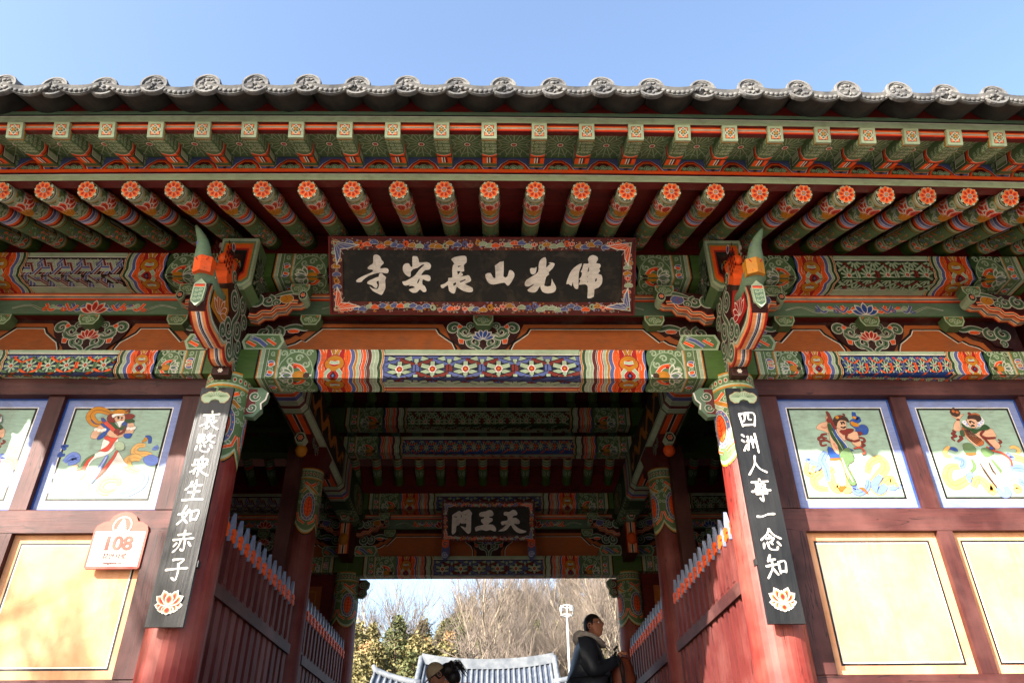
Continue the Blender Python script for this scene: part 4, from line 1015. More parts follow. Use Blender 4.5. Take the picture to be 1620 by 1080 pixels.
# soffit panels and cloud panels between the flying rafters
def soffit():
    g = Geo(); s = Sheet(.008); star(s, .14, .19, .25, .36)
    s.rect(-.03, 0, .31, .015, 'DG', 3)
    g.paint(s, plane((0, 0, 0), (1, 0, 0), (0, cos(FA), sin(FA)), N=(0, sin(FA), -cos(FA))))
    g.box(-.02, .3, 0, .01, .0, .01, 'MG'); 
    p = [V((-.02, 0, .004)), V((.3, 0, .004)), V((.3, .45*cos(FA), .45*sin(FA)+.004)), V((-.02, .45*cos(FA), .45*sin(FA)+.004))]; g.face(p, 'MG'); g.face([q+V((0, 0, .012)) for q in p], 'MG')
    return g.build('soffit_panel', gate)
def cloudp():
    g = Geo(); g.box(-.02, .30, 0, .012, 0, .12, 'BL'); s = Sheet(.006)
    s.rect(-.02, 0, .30, .12, 'BL', 0)
    hill = lambda k: [(.14-(.13*k), .13), (.14-.1*k, .105), (.14-.075*k, .06), (.14-.03*k, .04-.02*k), (.14+.03*k, .04-.02*k), (.14+.075*k, .06), (.14+.1*k, .105), (.14+.13*k, .13)]
    s.poly([(x, min(y, .12)) for x, y in hill(1.06)], 'WH', 1); s.poly([(x, min(y, .12)) for x, y in hill(1)], 'RD', 2); s.poly([(x, min(y+.012, .12)) for x, y in hill(.92)], 'OR', 3); s.poly([(x, min(y+.022, .12)) for x, y in hill(.8)], 'MR', 4)
    s.ell(.14, .085, .062, .035, 'LG', 12)
    for dx, r in ((-.045, .022), (0, .026), (.045, .022)): s.ell(.14+dx, .092, r, r*.95, 'LG', 10); s.ell(.14+dx, .092, r*.85, r*.8, 'MG', 10); s.curl(.14+dx, .092, r*.6, 0, 1 if dx >= 0 else -1, .35, 'LG', n=7)
    s.ell(.14, .045, .006, .006, 'OC', 6)
    g.paint(s, front(0, 0, .12)); return g.build('cloud_panel', gate)
so_, cl_ = soffit(), cloudp()
for i, (a, b) in enumerate(zip(FX, FX[1:])):
    w_ = b-a-.094; k = w_/.20
    for o, yy, zz in ((so_, -1.63, fz_(a)+.046), (cl_, -1.262, 3.70-.0032*a*a)):
        c_ = o if i == 0 else copy(o, gate)
        kk = (b-a)/.30
        c_.location = (a+.0125*kk, yy, zz); c_.scale = (kk, 1, 1)
# boards along the rafter ends
bentbox('striped_board', -XE, XE, -1.652, -1.62, 3.652, 3.7025, fr=[(.011, 'OR'), (.005, 'LO'), (.005, 'WH'), (.005, 'BK'), (.004, 'WH'), (.012, 'OR'), (.0085, 'RD')])
bentbox('eave_fascia', -XE, XE, -1.672, -1.60, 3.703, 3.80, fr=[(.03, 'GB'), (.012, 'BK'), (.005, 'WH'), (.05, 'LG')])
bentbox('tile_bearing_board', -XE, XE, -1.662, -1.58, 3.80, 3.925, mat='darkred')

# roof body (hidden above) and ceiling
for sgn, yo in ((1, 0), (-1, DEP)):
    g = Geo(); f = lambda y: yo+sgn*y
    prof = [(f(-1.6), 3.925), (f(0), 4.62), (f(DEP/2), 6.05), (f(DEP/2), 5.9), (f(.3), 4.5), (f(-1.2), 3.83)]
    g.prism(prof, (-XE, 0, 0), (1, 0, 0), (0, 1, 0), (0, 0, 1), 2*XE, 'MR', 'darkred'); g.build('roof_boarding', gate)
for x in (-4.5, 4.5):
    g = Geo(); g.prism([(-.0, .115), (DEP, .115), (DEP, 4.5), (DEP/2, 5.9), (0, 4.5)], (x-.05, 0, 0), (1, 0, 0), (0, 1, 0), (0, 0, 1), .1, 'MR', 'darkred'); g.build('gable_wall', gate)
# interior rafters on the rear and front slopes
def inner_rafter(y0, z0, y1, z1, name):
    g = Geo(); A = V((0, y1-y0, z1-z0)); L = A.length; A.normalize(); N_ = V((0, -A.z, A.y)); n = 14; r = .062
    prof = [(r*cos(pi/2+2*pi*k/n), r*sin(pi/2+2*pi*k/n)) for k in range(n+1)]
    g.prism(prof[:-1], (0, 0, 0), A, (1, 0, 0), N_, L, 'PG', sm=True)
    pm = PathMap(prof, (0, 0, 0), A, (1, 0, 0), N_, -1); pm.n = [(cos(pi/2+2*pi*(k+.5)/n), sin(pi/2+2*pi*(k+.5)/n)) for k in range(n)]
    s = Sheet(.01); H = pm.len
    x = .22; s.rect(.14, 0, .6, H, 'MG', 0)
    for k in range(4): s.ell(.22, H*(k+.5)/4, .05, .04, 'LG', 8); s.ell(.22, H*(k+.5)/4, .038, .03, 'MG', 8); s.curl(.22, H*(k+.5)/4, .02, 0, 1, .3)
    x = .3
    for w, c in ((.02, 'OR'), (.02, 'RD'), (.03, 'LG'), (.012, 'DG'), (.03, 'LG'), (.012, 'DG'), (.03, 'LG'), (.014, 'OC'), (.02, 'BK'), (.2, 'BL'), (.3, 'GB')): s.rect(x, 0, min(x+w, L), H, c, 1); x += w
    g.paint(s, pm); o = g.build(name, gate, (0, y0, z0)); return o
ir = inner_rafter(5.1, 4.0, 3.9, 4.62, 'inner_rafter'); ir2 = inner_rafter(3.98, 4.72, 2.66, 5.45, 'inner_rafter')
xs_ = [-4.2+.294*i for i in range(29)]
for i, x in enumerate(xs_):
    for o in (ir, ir2):
        c_ = o if i == 0 else copy(o, gate); c_.location = (x, o.location.y, o.location.z)
box_part('ridge_beam', -4.4, 4.4, 2.5, 2.78, 5.2, 5.42, 'paint', 'PG')
box_part('inner_stop_board', -4.4, 4.4, 5.08, 5.12, 3.85, 4.25, 'darkred')

# ------------------------------------------------------------------ tiles
TX = [-.147+.302*i for i in range(-16, 17)]
def cover():
    """round eave tile with a relief disc, running back up the roof"""
    r = .077; sl = .4; A = V((0, 1, sl)).normalized(); N_ = V((0, -sl, 1)).normalized(); n = 12
    g = Geo(); prof = [(r*cos(pi*k/n), r*sin(pi*k/n)) for k in range(n+1)]+[(r*.85*cos(pi*k/n), r*.8*sin(pi*k/n)) for k in range(n, -1, -1)]
    g.prism(prof, (0, 0, 0), A, (1, 0, 0), N_, .46, 'GY', 'tile2', sm=True)
    for d_ in (.0,): g.prism([(q[0]*.9, q[1]*.9) for q in prof], V((0, 0, 0))+A*.46, A, (1, 0, 0), N_, 5.2-.46, 'GY', 'tile', sm=True)
    o = g.build('cover_tile', gate)
    g = Geo(); dn = V((0, -1, -.02)).normalized(); dx = V((1, 0, 0)); dz = dx.cross(dn)
    def disc(rx, ry, cx, cy, y0, h, m=20, mat='tile2'):
        P = [(cx+rx*cos(2*pi*k/m), cy+ry*sin(2*pi*k/m)) for k in range(m)]
        g.prism(P, V((0, y0, 0)), dn, dx, V((0, 0, 1)), h, 'GY', mat)
    disc(.083, .083, 0, 0, .0, .018)
    ri = []                                                # raised rim
    m = 20
    for k in range(m):
        a, b = 2*pi*k/m, 2*pi*(k+1)/m
        for r0, r1, h0, h1 in ((.083, .079, .018, .028), (.079, .068, .028, .028), (.068, .064, .028, .018)):
            g.face([V((r0*cos(a), -h0, r0*sin(a))), V((r0*cos(b), -h0, r0*sin(b))), V((r1*cos(b), -h1, r1*sin(b))), V((r1*cos(a), -h1, r1*sin(a)))], 'GY', 'tile2')
    g.ball((0, -.018, 0), (.017, .012, .017), 8, 5, 'GY', 'tile2')
    for k in range(5):
        a = 2*pi*k/5+.4; g.ball((.038*cos(a), -.018, .038*sin(a)), (.017, .011, .013), 7, 5, 'GY', 'tile2')
        g.tube([(.05*cos(a+.5), -.02, .05*sin(a+.5)), (.044*cos(a+.75), -.022, .044*sin(a+.75)), (.03*cos(a+.7), -.02, .03*sin(a+.7))], .0045, 5, 'GY', 'tile2')
    e = g.build('relief_disc', gate); e.parent = o
    return o
def pan():
    w = .148; sl = .4; n = 10
    arc = lambda r_, dz, k: (-w+2*w*k/n, dz+.095*abs(2*k/n-1)**2)
    g = Geo(); A = V((0, 1, sl)); 
    lo = [arc(0, -.03, k) for k in range(n+1)]; hi = [arc(0, -.012, k) for k in range(n+1)]
    g.prism(lo+hi[::-1], (0, 0, 0), A.normalized(), (1, 0, 0), V((0, 0, 1)), .42, 'GY', 'tile')
    g.prism([(a*.98, b+.03) for a, b in lo+hi[::-1]], A.normalized()*.1, A.normalized(), (1, 0, 0), V((0, 0, 1)), 5.0, 'GY', 'tile')
    o = g.build('pan_tile', gate)
    g = Geo(); dn = V((0, -.6, -.8)).normalized()
    up = [(-w*.93+2*w*.93*k/n, .03+.02*((2*k/n-1)**2)) for k in range(n+1)]; dnp = [(-w*.93+2*w*.93*k/n, -.032+.06*((2*k/n-1)**2)) for k in range(n+1)]
    T = V((0, -.5, .866)); N2 = V((0, -.866, -.5))
    g.prism(dnp+up[::-1], V((0, -.005, .0)), N2, (1, 0, 0), T, .02, 'GY', 'tile2')
    for k in range(9):
        x = -w*.8+w*1.6*k/8; zc = .0+.035*((x/w)**2)
        g.ball(V((x, -.005, 0))+T*zc+N2*.02, (.015, .006, .014), 6, 4, 'GY', 'tile2')
    g.tube([V((-w*.9+w*1.8*k/8, -.005, 0))+T*(-.022+.05*((k/4-1)**2))+N2*.021 for k in range(9)], .004, 5, 'GY', 'tile2')
    e = g.build('drip_lip', gate); e.parent = o
    return o
ct, pt_ = cover(), pan(); rnd = random.Random(5)
for i, x in enumerate(TX):
    c_ = ct if i == 0 else copy(ct, gate); c_.location = (x+rnd.uniform(-.012, .012), -1.87+rnd.uniform(-.012, .012), 3.79-.005*x*x+rnd.uniform(-.006, .006)); c_.rotation_euler = (rnd.uniform(-.02, .02), rnd.uniform(-.1, .1), rnd.uniform(-.03, .03))
    c_ = pt_ if i == 0 else copy(pt_, gate); c_.location = (x+.151+rnd.uniform(-.006, .006), -1.865+rnd.uniform(-.012, .012), 3.752-.005*x*x+rnd.uniform(-.005, .005)); c_.rotation_euler = (0, rnd.uniform(-.02, .02), rnd.uniform(-.015, .015))
g = Geo(); g.prism([(DEP/2-.18, 5.98), (DEP/2+.18, 5.98), (DEP/2+.14, 6.4), (DEP/2, 6.48), (DEP/2-.14, 6.4)], (-XE, 0, 0), (1, 0, 0), (0, 1, 0), (0, 0, 1), 2*XE, 'GY', 'tile'); g.build('roof_ridge', gate)
g = Geo(); g.prism([(DEP+1.6, 3.94), (DEP/2, 6.08), (DEP/2, 6.2), (DEP+1.7, 4.02)], (-XE, 0, 0), (1, 0, 0), (0, 1, 0), (0, 0, 1), 2*XE, 'GY', 'tile'); g.build('rear_roof_slope', gate)
# ------------------------------------------------------------------ wall framing of the side bays
def wood(name, x0, x1, y0, y1, z0, z1, mat='maroon', parent=None):
    g = Geo(); b = .006
    g.prism([(y0, z0), (y1, z0), (y1, z1), (y0+b, z1), (y0, z1-b)] if x1-x0 > z1-z0 else [(y0, z0), (y1, z0), (y1, z1), (y0, z1)], (x0, 0, 0), (1, 0, 0), (0, 1, 0), (0, 0, 1), x1-x0, 'MR', mat)
    return g.build(name, parent or gate)
def hom(src):
    """projective map from 4 traced corners (tl,tr,br,bl) to the unit square"""
    dst = [(0, 0), (1, 0), (1, 1), (0, 1)]; A = []; B = []
    for (x, y), (u, v) in zip(src, dst):
        A.append([x, y, 1, 0, 0, 0, -u*x, -u*y]); B.append(u); A.append([0, 0, 0, x, y, 1, -v*x, -v*y]); B.append(v)
    n = 8; M_ = [r+[b] for r, b in zip(A, B)]
    for i in range(n):
        p = max(range(i, n), key=lambda k: abs(M_[k][i])); M_[i], M_[p] = M_[p], M_[i]
        M_[i] = [q/M_[i][i] for q in M_[i]]
        for k in range(n):
            if k != i: f = M_[k][i]; M_[k] = [a-f*b for a, b in zip(M_[k], M_[i])]
    h = [r[8] for r in M_]
    return lambda x, y: ((h[0]*x+h[1]*y+h[2])/(h[6]*x+h[7]*y+1), (h[3]*x+h[4]*y+h[5])/(h[6]*x+h[7]*y+1))
class Fig:
    def __init__(s, sh, H, w, h, x0, y0): s.s, s.H, s.w, s.h, s.x0, s.y0 = sh, H, w, h, x0, y0
    def T(s, p): u, v = s.H(*p); return (s.x0+u*s.w, s.y0+v*s.h)
    def P(s, pts, c, o='BK', sm=True):
        q = [s.T(p) for p in pts]; q = smooth(q, 3, True) if sm else q
        n = len(q); cx, cy = sum(p[0] for p in q)/n, sum(p[1] for p in q)/n
        if o: s.s.line(q+[q[0]], .004, 'HR')
        s.s.poly(q, c)
    def R(s, pts, w, c, o='HR', ln=None):
        q = smooth([s.T(p) for p in pts], 4); n = len(q); ws = [w*.001*(.35+.65*sin(pi*(.08+.86*i/n))) for i in range(n)]
        s.s.line(q, [k+.0045 for k in ws], o); s.s.line(q, ws, c)
        if ln: s.s.line(q[1:-1], .003, ln)
    def E(s, x, y, r, c): a = s.T((x, y)); s.s.ell(a[0], a[1], r*.001, r*.001, c, 8)
def figA(f):
    f.R([(820, 350), (760, 340), (720, 300), (680, 260), (740, 230), (700, 205), (690, 160)], 42, 'DB'); f.P([(750, 285), (800, 283), (833, 320), (820, 368), (760, 375), (708, 345)], 'DB'); f.R([(670, 250), (690, 275), (740, 285)], 34, 'OC'); f.R([(680, 210), (715, 215)], 22, 'OC')
    for p in ([(440, 470), (390, 480), (380, 440), (430, 430), (470, 450)], [(390, 440), (355, 420), (380, 400), (420, 420)], [(440, 410), (390, 400), (395, 375), (440, 370)], [(740, 400), (790, 410), (795, 440), (750, 440)], [(760, 460), (800, 470), (770, 490)], [(720, 350), (770, 360), (740, 380)]): f.R(p, 16, 'RB')
    f.R([(690, 690), (640, 760), (560, 900), (500, 850), (475, 740), (520, 690)], 60, 'YF', ln='OC'); f.R([(460, 900), (350, 880), (320, 800), (400, 720), (340, 690), (310, 730)], 60, 'YF', ln='OC'); f.R([(460, 820), (430, 700), (390, 620), (430, 540)], 55, 'BF', ln='DB'); f.R([(320, 720), (370, 680), (300, 640), (250, 620), (270, 600)], 34, 'BF')
    f.R([(270, 730), (290, 760), (240, 740), (250, 640)], 30, 'YF')
    f.R([(830, 740), (860, 640), (950, 600), (1000, 680), (940, 770), (890, 860), (960, 915), (1000, 820), (1060, 790), (1080, 860)], 66, 'YF', ln='OC'); f.R([(960, 760), (900, 850), (950, 905), (1010, 850)], 60, 'BF'); f.R([(1040, 890), (1080, 880), (1120, 850), (1150, 885)], 36, 'BF'); f.R([(1090, 850), (1130, 850)], 26, 'YF')
    f.R([(840, 800), (830, 880), (750, 930), (690, 890), (740, 870)], 44, 'BF', ln='DB'); f.R([(640, 850), (660, 900), (600, 920)], 40, 'YF')
    f.P([(480, 600), (560, 590), (640, 620), (610, 700), (620, 850), (570, 860), (530, 760), (500, 690)], 'WH'); f.P([(650, 610), (720, 610), (760, 700), (790, 800), (800, 880), (750, 880), (700, 760), (650, 690)], 'WH')
    f.P([(500, 640), (560, 670), (570, 720), (520, 730)], 'SK'); f.P([(670, 680), (740, 700), (740, 740), (680, 720)], 'SK')
    f.P([(570, 870), (620, 870), (615, 890), (590, 915), (560, 910)], 'OR'); f.P([(755, 880), (800, 885), (840, 940), (800, 915)], 'OR')
    f.P([(450, 490), (560, 560), (590, 620), (560, 620), (470, 600)], 'DB'); f.P([(470, 605), (560, 600), (560, 618), (480, 622)], 'OR')
    f.P([(425, 205), (455, 190), (475, 205), (478, 245), (445, 262), (450, 330), (458, 362), (400, 338), (342, 322), (345, 290), (385, 262), (428, 250)], 'SK')
    f.P([(455, 300), (540, 320), (640, 340), (720, 350), (738, 400), (765, 455), (745, 490), (690, 470), (640, 400), (605, 440), (560, 560), (500, 520), (470, 440)], 'SK')
    f.R([(380, 300), (410, 310), (440, 300)], 6, 'PK'); f.R([(500, 460), (530, 500), (550, 540)], 8, 'PK')
    f.P([(560, 340), (640, 320), (690, 325), (680, 350), (640, 370), (600, 380), (570, 360)], 'RB'); f.R([(640, 350), (620, 410), (680, 440)], 14, 'RB')
    f.P([(440, 285), (470, 285), (520, 380), (570, 440), (612, 480), (600, 560), (565, 580), (540, 480), (480, 400)], 'DG'); f.R([(480, 340), (530, 420), (590, 520)], 5, 'LG')
    f.P([(485, 285), (505, 290), (540, 370), (600, 440), (640, 500), (690, 525), (620, 530), (590, 460), (520, 400), (500, 340)], 'DB'); f.R([(500, 300), (540, 380), (610, 460), (650, 520)], 5, 'WH')
    f.P([(560, 560), (640, 500), (700, 620), (640, 680), (720, 840), (660, 850), (600, 720), (570, 620)], 'MG'); f.R([(580, 600), (620, 700), (690, 830)], 14, 'LG'); f.R([(560, 620), (600, 700), (650, 800)], 8, 'PK')
    f.P([(540, 240), (575, 235), (612, 245), (622, 318), (590, 332), (560, 325), (525, 300)], 'SK'); f.P([(495, 235), (520, 200), (585, 198), (630, 225), (642, 262), (612, 246), (560, 240), (535, 262), (525, 300), (500, 262)], 'HR')
    f.R([(560, 258), (580, 262), (600, 256)], 7, 'BK'); f.E(575, 275, 7, 'BK'); f.E(600, 272, 7, 'BK'); f.R([(565, 305), (595, 312), (615, 300)], 9, 'BK'); f.E(530, 215, 14, 'OC'); f.E(560, 205, 12, 'RB'); f.R([(590, 205), (600, 190), (580, 182)], 8, 'RB')
    f.R([(425, 160), (445, 185), (480, 260), (520, 330)], 22, 'RB'); f.E(452, 245, 20, 'RB'); f.E(690, 390, 20, 'SK'); f.R([(660, 425), (700, 440), (750, 425)], 14, 'RB'); f.R([(690, 510), (760, 500), (800, 550), (770, 560)], 12, 'LR')
def figB(f):
    f.R([(430, 450), (400, 420), (440, 400), (400, 380), (430, 360), (400, 345)], 17, 'RB'); f.R([(450, 460), (490, 420), (460, 405)], 20, 'RB'); f.R([(800, 430), (830, 450), (800, 480), (830, 495)], 15, 'RB')
    f.R([(380, 520), (430, 530), (440, 550)], 30, 'DB'); f.R([(400, 600), (350, 590), (350, 540), (380, 505)], 30, 'YF'); f.R([(420, 610), (500, 630), (500, 680), (450, 690)], 36, 'BF', ln='DB')
    f.R([(470, 690), (390, 700), (370, 790), (430, 860), (520, 820), (560, 770)], 66, 'YF', ln='OC'); f.R([(560, 830), (550, 770), (620, 770)], 36, 'BF'); f.R([(590, 870), (620, 800), (680, 830), (740, 910), (750, 840)], 60, 'YF', ln='OC')
    f.R([(780, 870), (820, 930), (870, 920), (850, 860)], 44, 'BF'); f.R([(900, 700), (1000, 700), (1070, 770), (1060, 840), (960, 810)], 66, 'BF', ln='DB'); f.R([(880, 580), (940, 600), (1010, 620), (1060, 690)], 50, 'YF', ln='OC'); f.R([(870, 560), (920, 600), (880, 610)], 34, 'BF'); f.R([(900, 510), (940, 500), (980, 530), (960, 560)], 28, 'YF'); f.R([(920, 840), (960, 880), (920, 900)], 44, 'YF')
    f.P([(560, 600), (640, 600), (700, 700), (620, 720), (600, 760), (560, 700)], 'WH'); f.P([(720, 600), (800, 600), (860, 720), (900, 800), (840, 820), (760, 760)], 'WH'); f.R([(740, 620), (800, 700), (850, 780)], 24, 'MG'); f.R([(570, 620), (600, 690), (570, 740)], 24, 'MG'); f.P([(820, 730), (890, 740), (930, 790), (860, 800)], 'LG')
    f.P([(500, 480), (560, 470), (610, 520), (600, 570), (530, 570), (505, 530)], 'MG'); f.R([(520, 572), (560, 576), (610, 568)], 14, 'OR'); f.P([(660, 520), (740, 510), (760, 570), (700, 600), (660, 560)], 'MG'); f.R([(700, 500), (760, 540), (830, 560), (900, 620), (910, 680)], 14, 'LR')
    f.P([(410, 330), (420, 270), (440, 235), (392, 195), (385, 150), (420, 138), (465, 145), (470, 185), (500, 175), (495, 190), (466, 235), (478, 330), (470, 352), (430, 350)], 'SK'); f.E(420, 160, 40, 'HR'); f.E(405, 150, 12, 'BR'); f.E(440, 160, 12, 'BR'); f.R([(435, 237), (466, 237)], 14, 'RB')
    f.P([(520, 320), (640, 340), (740, 320), (790, 400), (770, 420), (820, 490), (790, 528), (740, 480), (690, 410), (650, 390), (680, 460), (620, 500), (540, 430), (500, 370)], 'SK')
    f.P([(490, 310), (530, 330), (560, 400), (640, 420), (680, 470), (640, 495), (590, 460), (530, 400), (495, 360)], 'BR')
    for k in range(5): f.R([(505+9*k, 335+2*k), (555+12*k, 420-6*k), (620+10*k, 480-10*k)], 4, 'HR')
    f.P([(480, 275), (520, 310), (570, 330), (640, 330), (680, 285), (730, 318), (700, 340), (640, 350), (600, 380), (560, 350), (500, 320)], 'DG'); f.P([(470, 350), (500, 345), (510, 400), (480, 400)], 'DG'); f.R([(680, 345), (650, 390), (700, 420), (780, 415)], 16, 'RB'); f.R([(650, 390), (700, 450), (770, 530)], 14, 'RB')
    for k in range(9): a = pi*.1+pi*1.25*k/8; f.E(582-85*cos(a)*.9, 255+45*sin(a), 19, 'WH'); f.E(582-85*cos(a)*.9, 255+45*sin(a), 12, 'LB')
    f.P([(525, 235), (570, 228), (610, 245), (615, 300), (585, 330), (555, 310), (530, 270)], 'SK'); f.P([(530, 235), (540, 195), (590, 185), (640, 205), (650, 245), (620, 262), (600, 240), (560, 232)], 'HR'); f.E(545, 182, 15, 'RB'); f.R([(560, 190), (600, 182), (640, 200)], 12, 'BR')
    f.R([(540, 262), (560, 258), (580, 268)], 7, 'BK'); f.E(552, 272, 7, 'BK'); f.E(585, 275, 7, 'BK'); f.R([(560, 308), (580, 302), (590, 312)], 12, 'BK')
    f.R([(640, 655), (700, 760), (780, 875)], 12, 'HR'); f.R([(720, 650), (750, 720), (780, 760)], 12, 'HR'); f.P([(690, 620), (720, 700), (770, 800), (790, 870), (740, 800), (670, 680)], 'CR'); f.P([(720, 510), (745, 505), (755, 525), (730, 530)], 'DB')
def figC(f):
    f.R([(430, 180), (350, 140), (280, 140), (240, 200), (270, 260), (310, 290), (360, 275)], 60, 'OC', ln='HR'); f.P([(250, 235), (290, 280), (330, 292), (290, 285), (260, 260)], 'DB')
    f.R([(30, 560), (10, 600), (60, 590)], 24, 'DB'); f.R([(80, 510), (30, 510), (60, 545)], 24, 'DB'); f.R([(740, 420), (780, 430), (780, 490)], 24, 'DB'); f.R([(710, 470), (745, 455), (740, 430)], 20, 'OC')
    f.R([(60, 660), (120, 600), (160, 640), (90, 670)], 60, 'BF', ln='DB'); f.R([(-20, 790), (60, 770), (120, 830)], 50, 'BF'); f.R([(100, 850), (60, 910), (-20, 900), (-40, 820)], 44, 'BF', ln='DB')
    f.R([(790, 600), (740, 590), (670, 590), (640, 560), (680, 510), (740, 510)], 46, 'YF', ln='OC'); f.P([(720, 640), (780, 600), (850, 630), (830, 690), (760, 700)], 'BF'); f.R([(800, 540), (840, 540), (830, 510)], 26, 'BF')
    f.R([(690, 760), (600, 720), (590, 650), (650, 625), (700, 640)], 60, 'YF', ln='OC'); f.R([(690, 760), (730, 800), (700, 870), (600, 930), (500, 940), (450, 930)], 66, 'BF', ln='DB'); f.R([(500, 900), (430, 930), (370, 900), (400, 830), (500, 820), (520, 870)], 50, 'YF', ln='OC')
    f.R([(270, 830), (260, 900), (200, 940)], 44, 'YF'); f.R([(250, 850), (265, 910)], 26, 'BF')
    f.P([(380, 440), (500, 440), (470, 540), (400, 600), (300, 640), (240, 740), (220, 700), (280, 600), (350, 560)], 'WH'); f.P([(500, 560), (560, 660), (590, 700), (520, 720), (490, 780), (410, 780), (440, 700), (470, 600)], 'WH')
    f.P([(360, 560), (420, 560), (480, 460), (500, 430), (440, 430), (400, 410), (380, 440), (430, 470), (400, 520), (340, 560)], 'LR'); f.R([(500, 560), (460, 640), (390, 740), (330, 810)], 24, 'LR'); f.R([(300, 600), (250, 660), (220, 740), (170, 740)], 28, 'LR'); f.R([(310, 590), (240, 640), (200, 720), (180, 700)], 16, 'MG')
    f.P([(480, 480), (550, 480), (555, 550), (490, 550)], 'LG'); f.R([(420, 600), (370, 700), (320, 800), (290, 850)], 30, 'BF', ln='WH'); f.P([(130, 700), (180, 690), (170, 740), (240, 740), (220, 810), (150, 810), (120, 760)], 'SK'); f.P([(120, 850), (220, 850), (180, 890), (130, 890)], 'CR')
    f.P([(270, 380), (300, 340), (340, 300), (390, 320), (385, 360), (340, 380), (310, 440), (265, 430)], 'SK'); f.P([(400, 380), (470, 330), (560, 350), (540, 420), (440, 425)], 'SK'); f.P([(580, 280), (620, 270), (650, 320), (620, 400), (570, 420), (560, 360)], 'SK')
    f.P([(340, 290), (400, 290), (450, 310), (410, 370), (370, 430), (320, 450), (340, 400), (390, 350)], 'DB'); f.P([(555, 395), (620, 390), (605, 435), (560, 430)], 'DB'); f.P([(540, 270), (580, 260), (570, 340), (540, 330)], 'DB')
    f.P([(380, 265), (440, 260), (480, 300), (510, 330), (560, 300), (560, 340), (520, 355), (460, 330), (430, 290)], 'DG'); f.P([(560, 240), (620, 235), (645, 265), (600, 280), (565, 270)], 'DG')
    f.P([(400, 210), (430, 180), (470, 200), (480, 260), (440, 275), (400, 250)], 'RB'); f.P([(550, 200), (610, 180), (648, 200), (620, 235), (560, 235)], 'RB')
    f.P([(470, 220), (550, 195), (558, 250), (530, 280), (490, 280), (470, 250)], 'SK'); f.P([(490, 265), (555, 255), (530, 290), (515, 330), (495, 290)], 'WH'); f.P([(440, 195), (480, 180), (548, 180), (540, 195), (480, 205), (450, 225)], 'WH'); f.P([(420, 165), (500, 135), (580, 150), (590, 175), (500, 178), (430, 180)], 'OC'); f.R([(560, 160), (600, 150), (580, 135)], 9, 'RB')
    f.E(500, 230, 8, 'BK'); f.E(532, 225, 8, 'BK'); f.R([(490, 215), (510, 222)], 6, 'BK'); f.R([(520, 248), (540, 250)], 6, 'LR')
    f.R([(350, 225), (375, 265), (430, 320), (510, 405)], 26, 'LR'); f.P([(345, 225), (375, 240), (385, 270), (360, 262)], 'DB'); f.R([(500, 400), (540, 380), (570, 330)], 16, 'RB'); f.E(490, 370, 22, 'RB')
    for p in ((300, 345), (330, 355), (360, 358), (380, 350), (590, 340), (620, 342), (645, 335)): f.E(*p, 13, 'WH')
def picture(x0, x1, z0, z1, fig, corners, label=None):
    g = Geo(); g.box(x0, x1, .03, .06, z0, z1, 'PAN'); w, h = x1-x0, z1-z0; s = Sheet(.005)
    s.rect(0, 0, w, h, 'DB', 0); s.rect(.016, .016, w-.016, h-.016, 'PB', 1); a = .07
    s.rect(a, a, w-a, h-a, 'WH', 2); s.rect(a+.006, a+.006, w-a-.006, h-a-.006, 'BK', 2.3); s.rect(a+.022, a+.022, w-a-.022, h-a-.022, 'PAN', 2.6)
    if fig: fig(Fig(s, hom(corners), w-2*a, h-2*a, a, a))
    g.paint(s, front(x0, .03, z1)); o = g.build('guardian_painting', gate)
    if label: o['label'] = label
    return o
CA = [(35, 118), (945, 118), (1225, 990), (245, 1008)]; CB = [(50, 112), (905, 105), (1165, 965), (360, 985)]; CC = [(92, 105), (1015, 105), (765, 1010), (-60, 995)]
def yellow(x0, x1, z0, z1):
    g = Geo(); g.box(x0, x1, .03, .06, z0, z1, 'YE', 'plaster'); w, h = x1-x0, z1-z0
    a = .055
    for (d, c, lv) in ((0, 'BK', 1), (.013, 'WH', 2)):
        t = .016 if c == 'BK' else .007; q = a+d; s = Sheet(.02)
        s.rect(q, q, w-q, q+t, c, lv); s.rect(q, h-q-t, w-q, h-q, c, lv); s.rect(q, q+t, q+t, h-q-t, c, lv); s.rect(w-q-t, q+t, w-q, h-q-t, c, lv); g.paint(s, front(x0, .03, z1))
    return g.build('plaster_panel', gate)
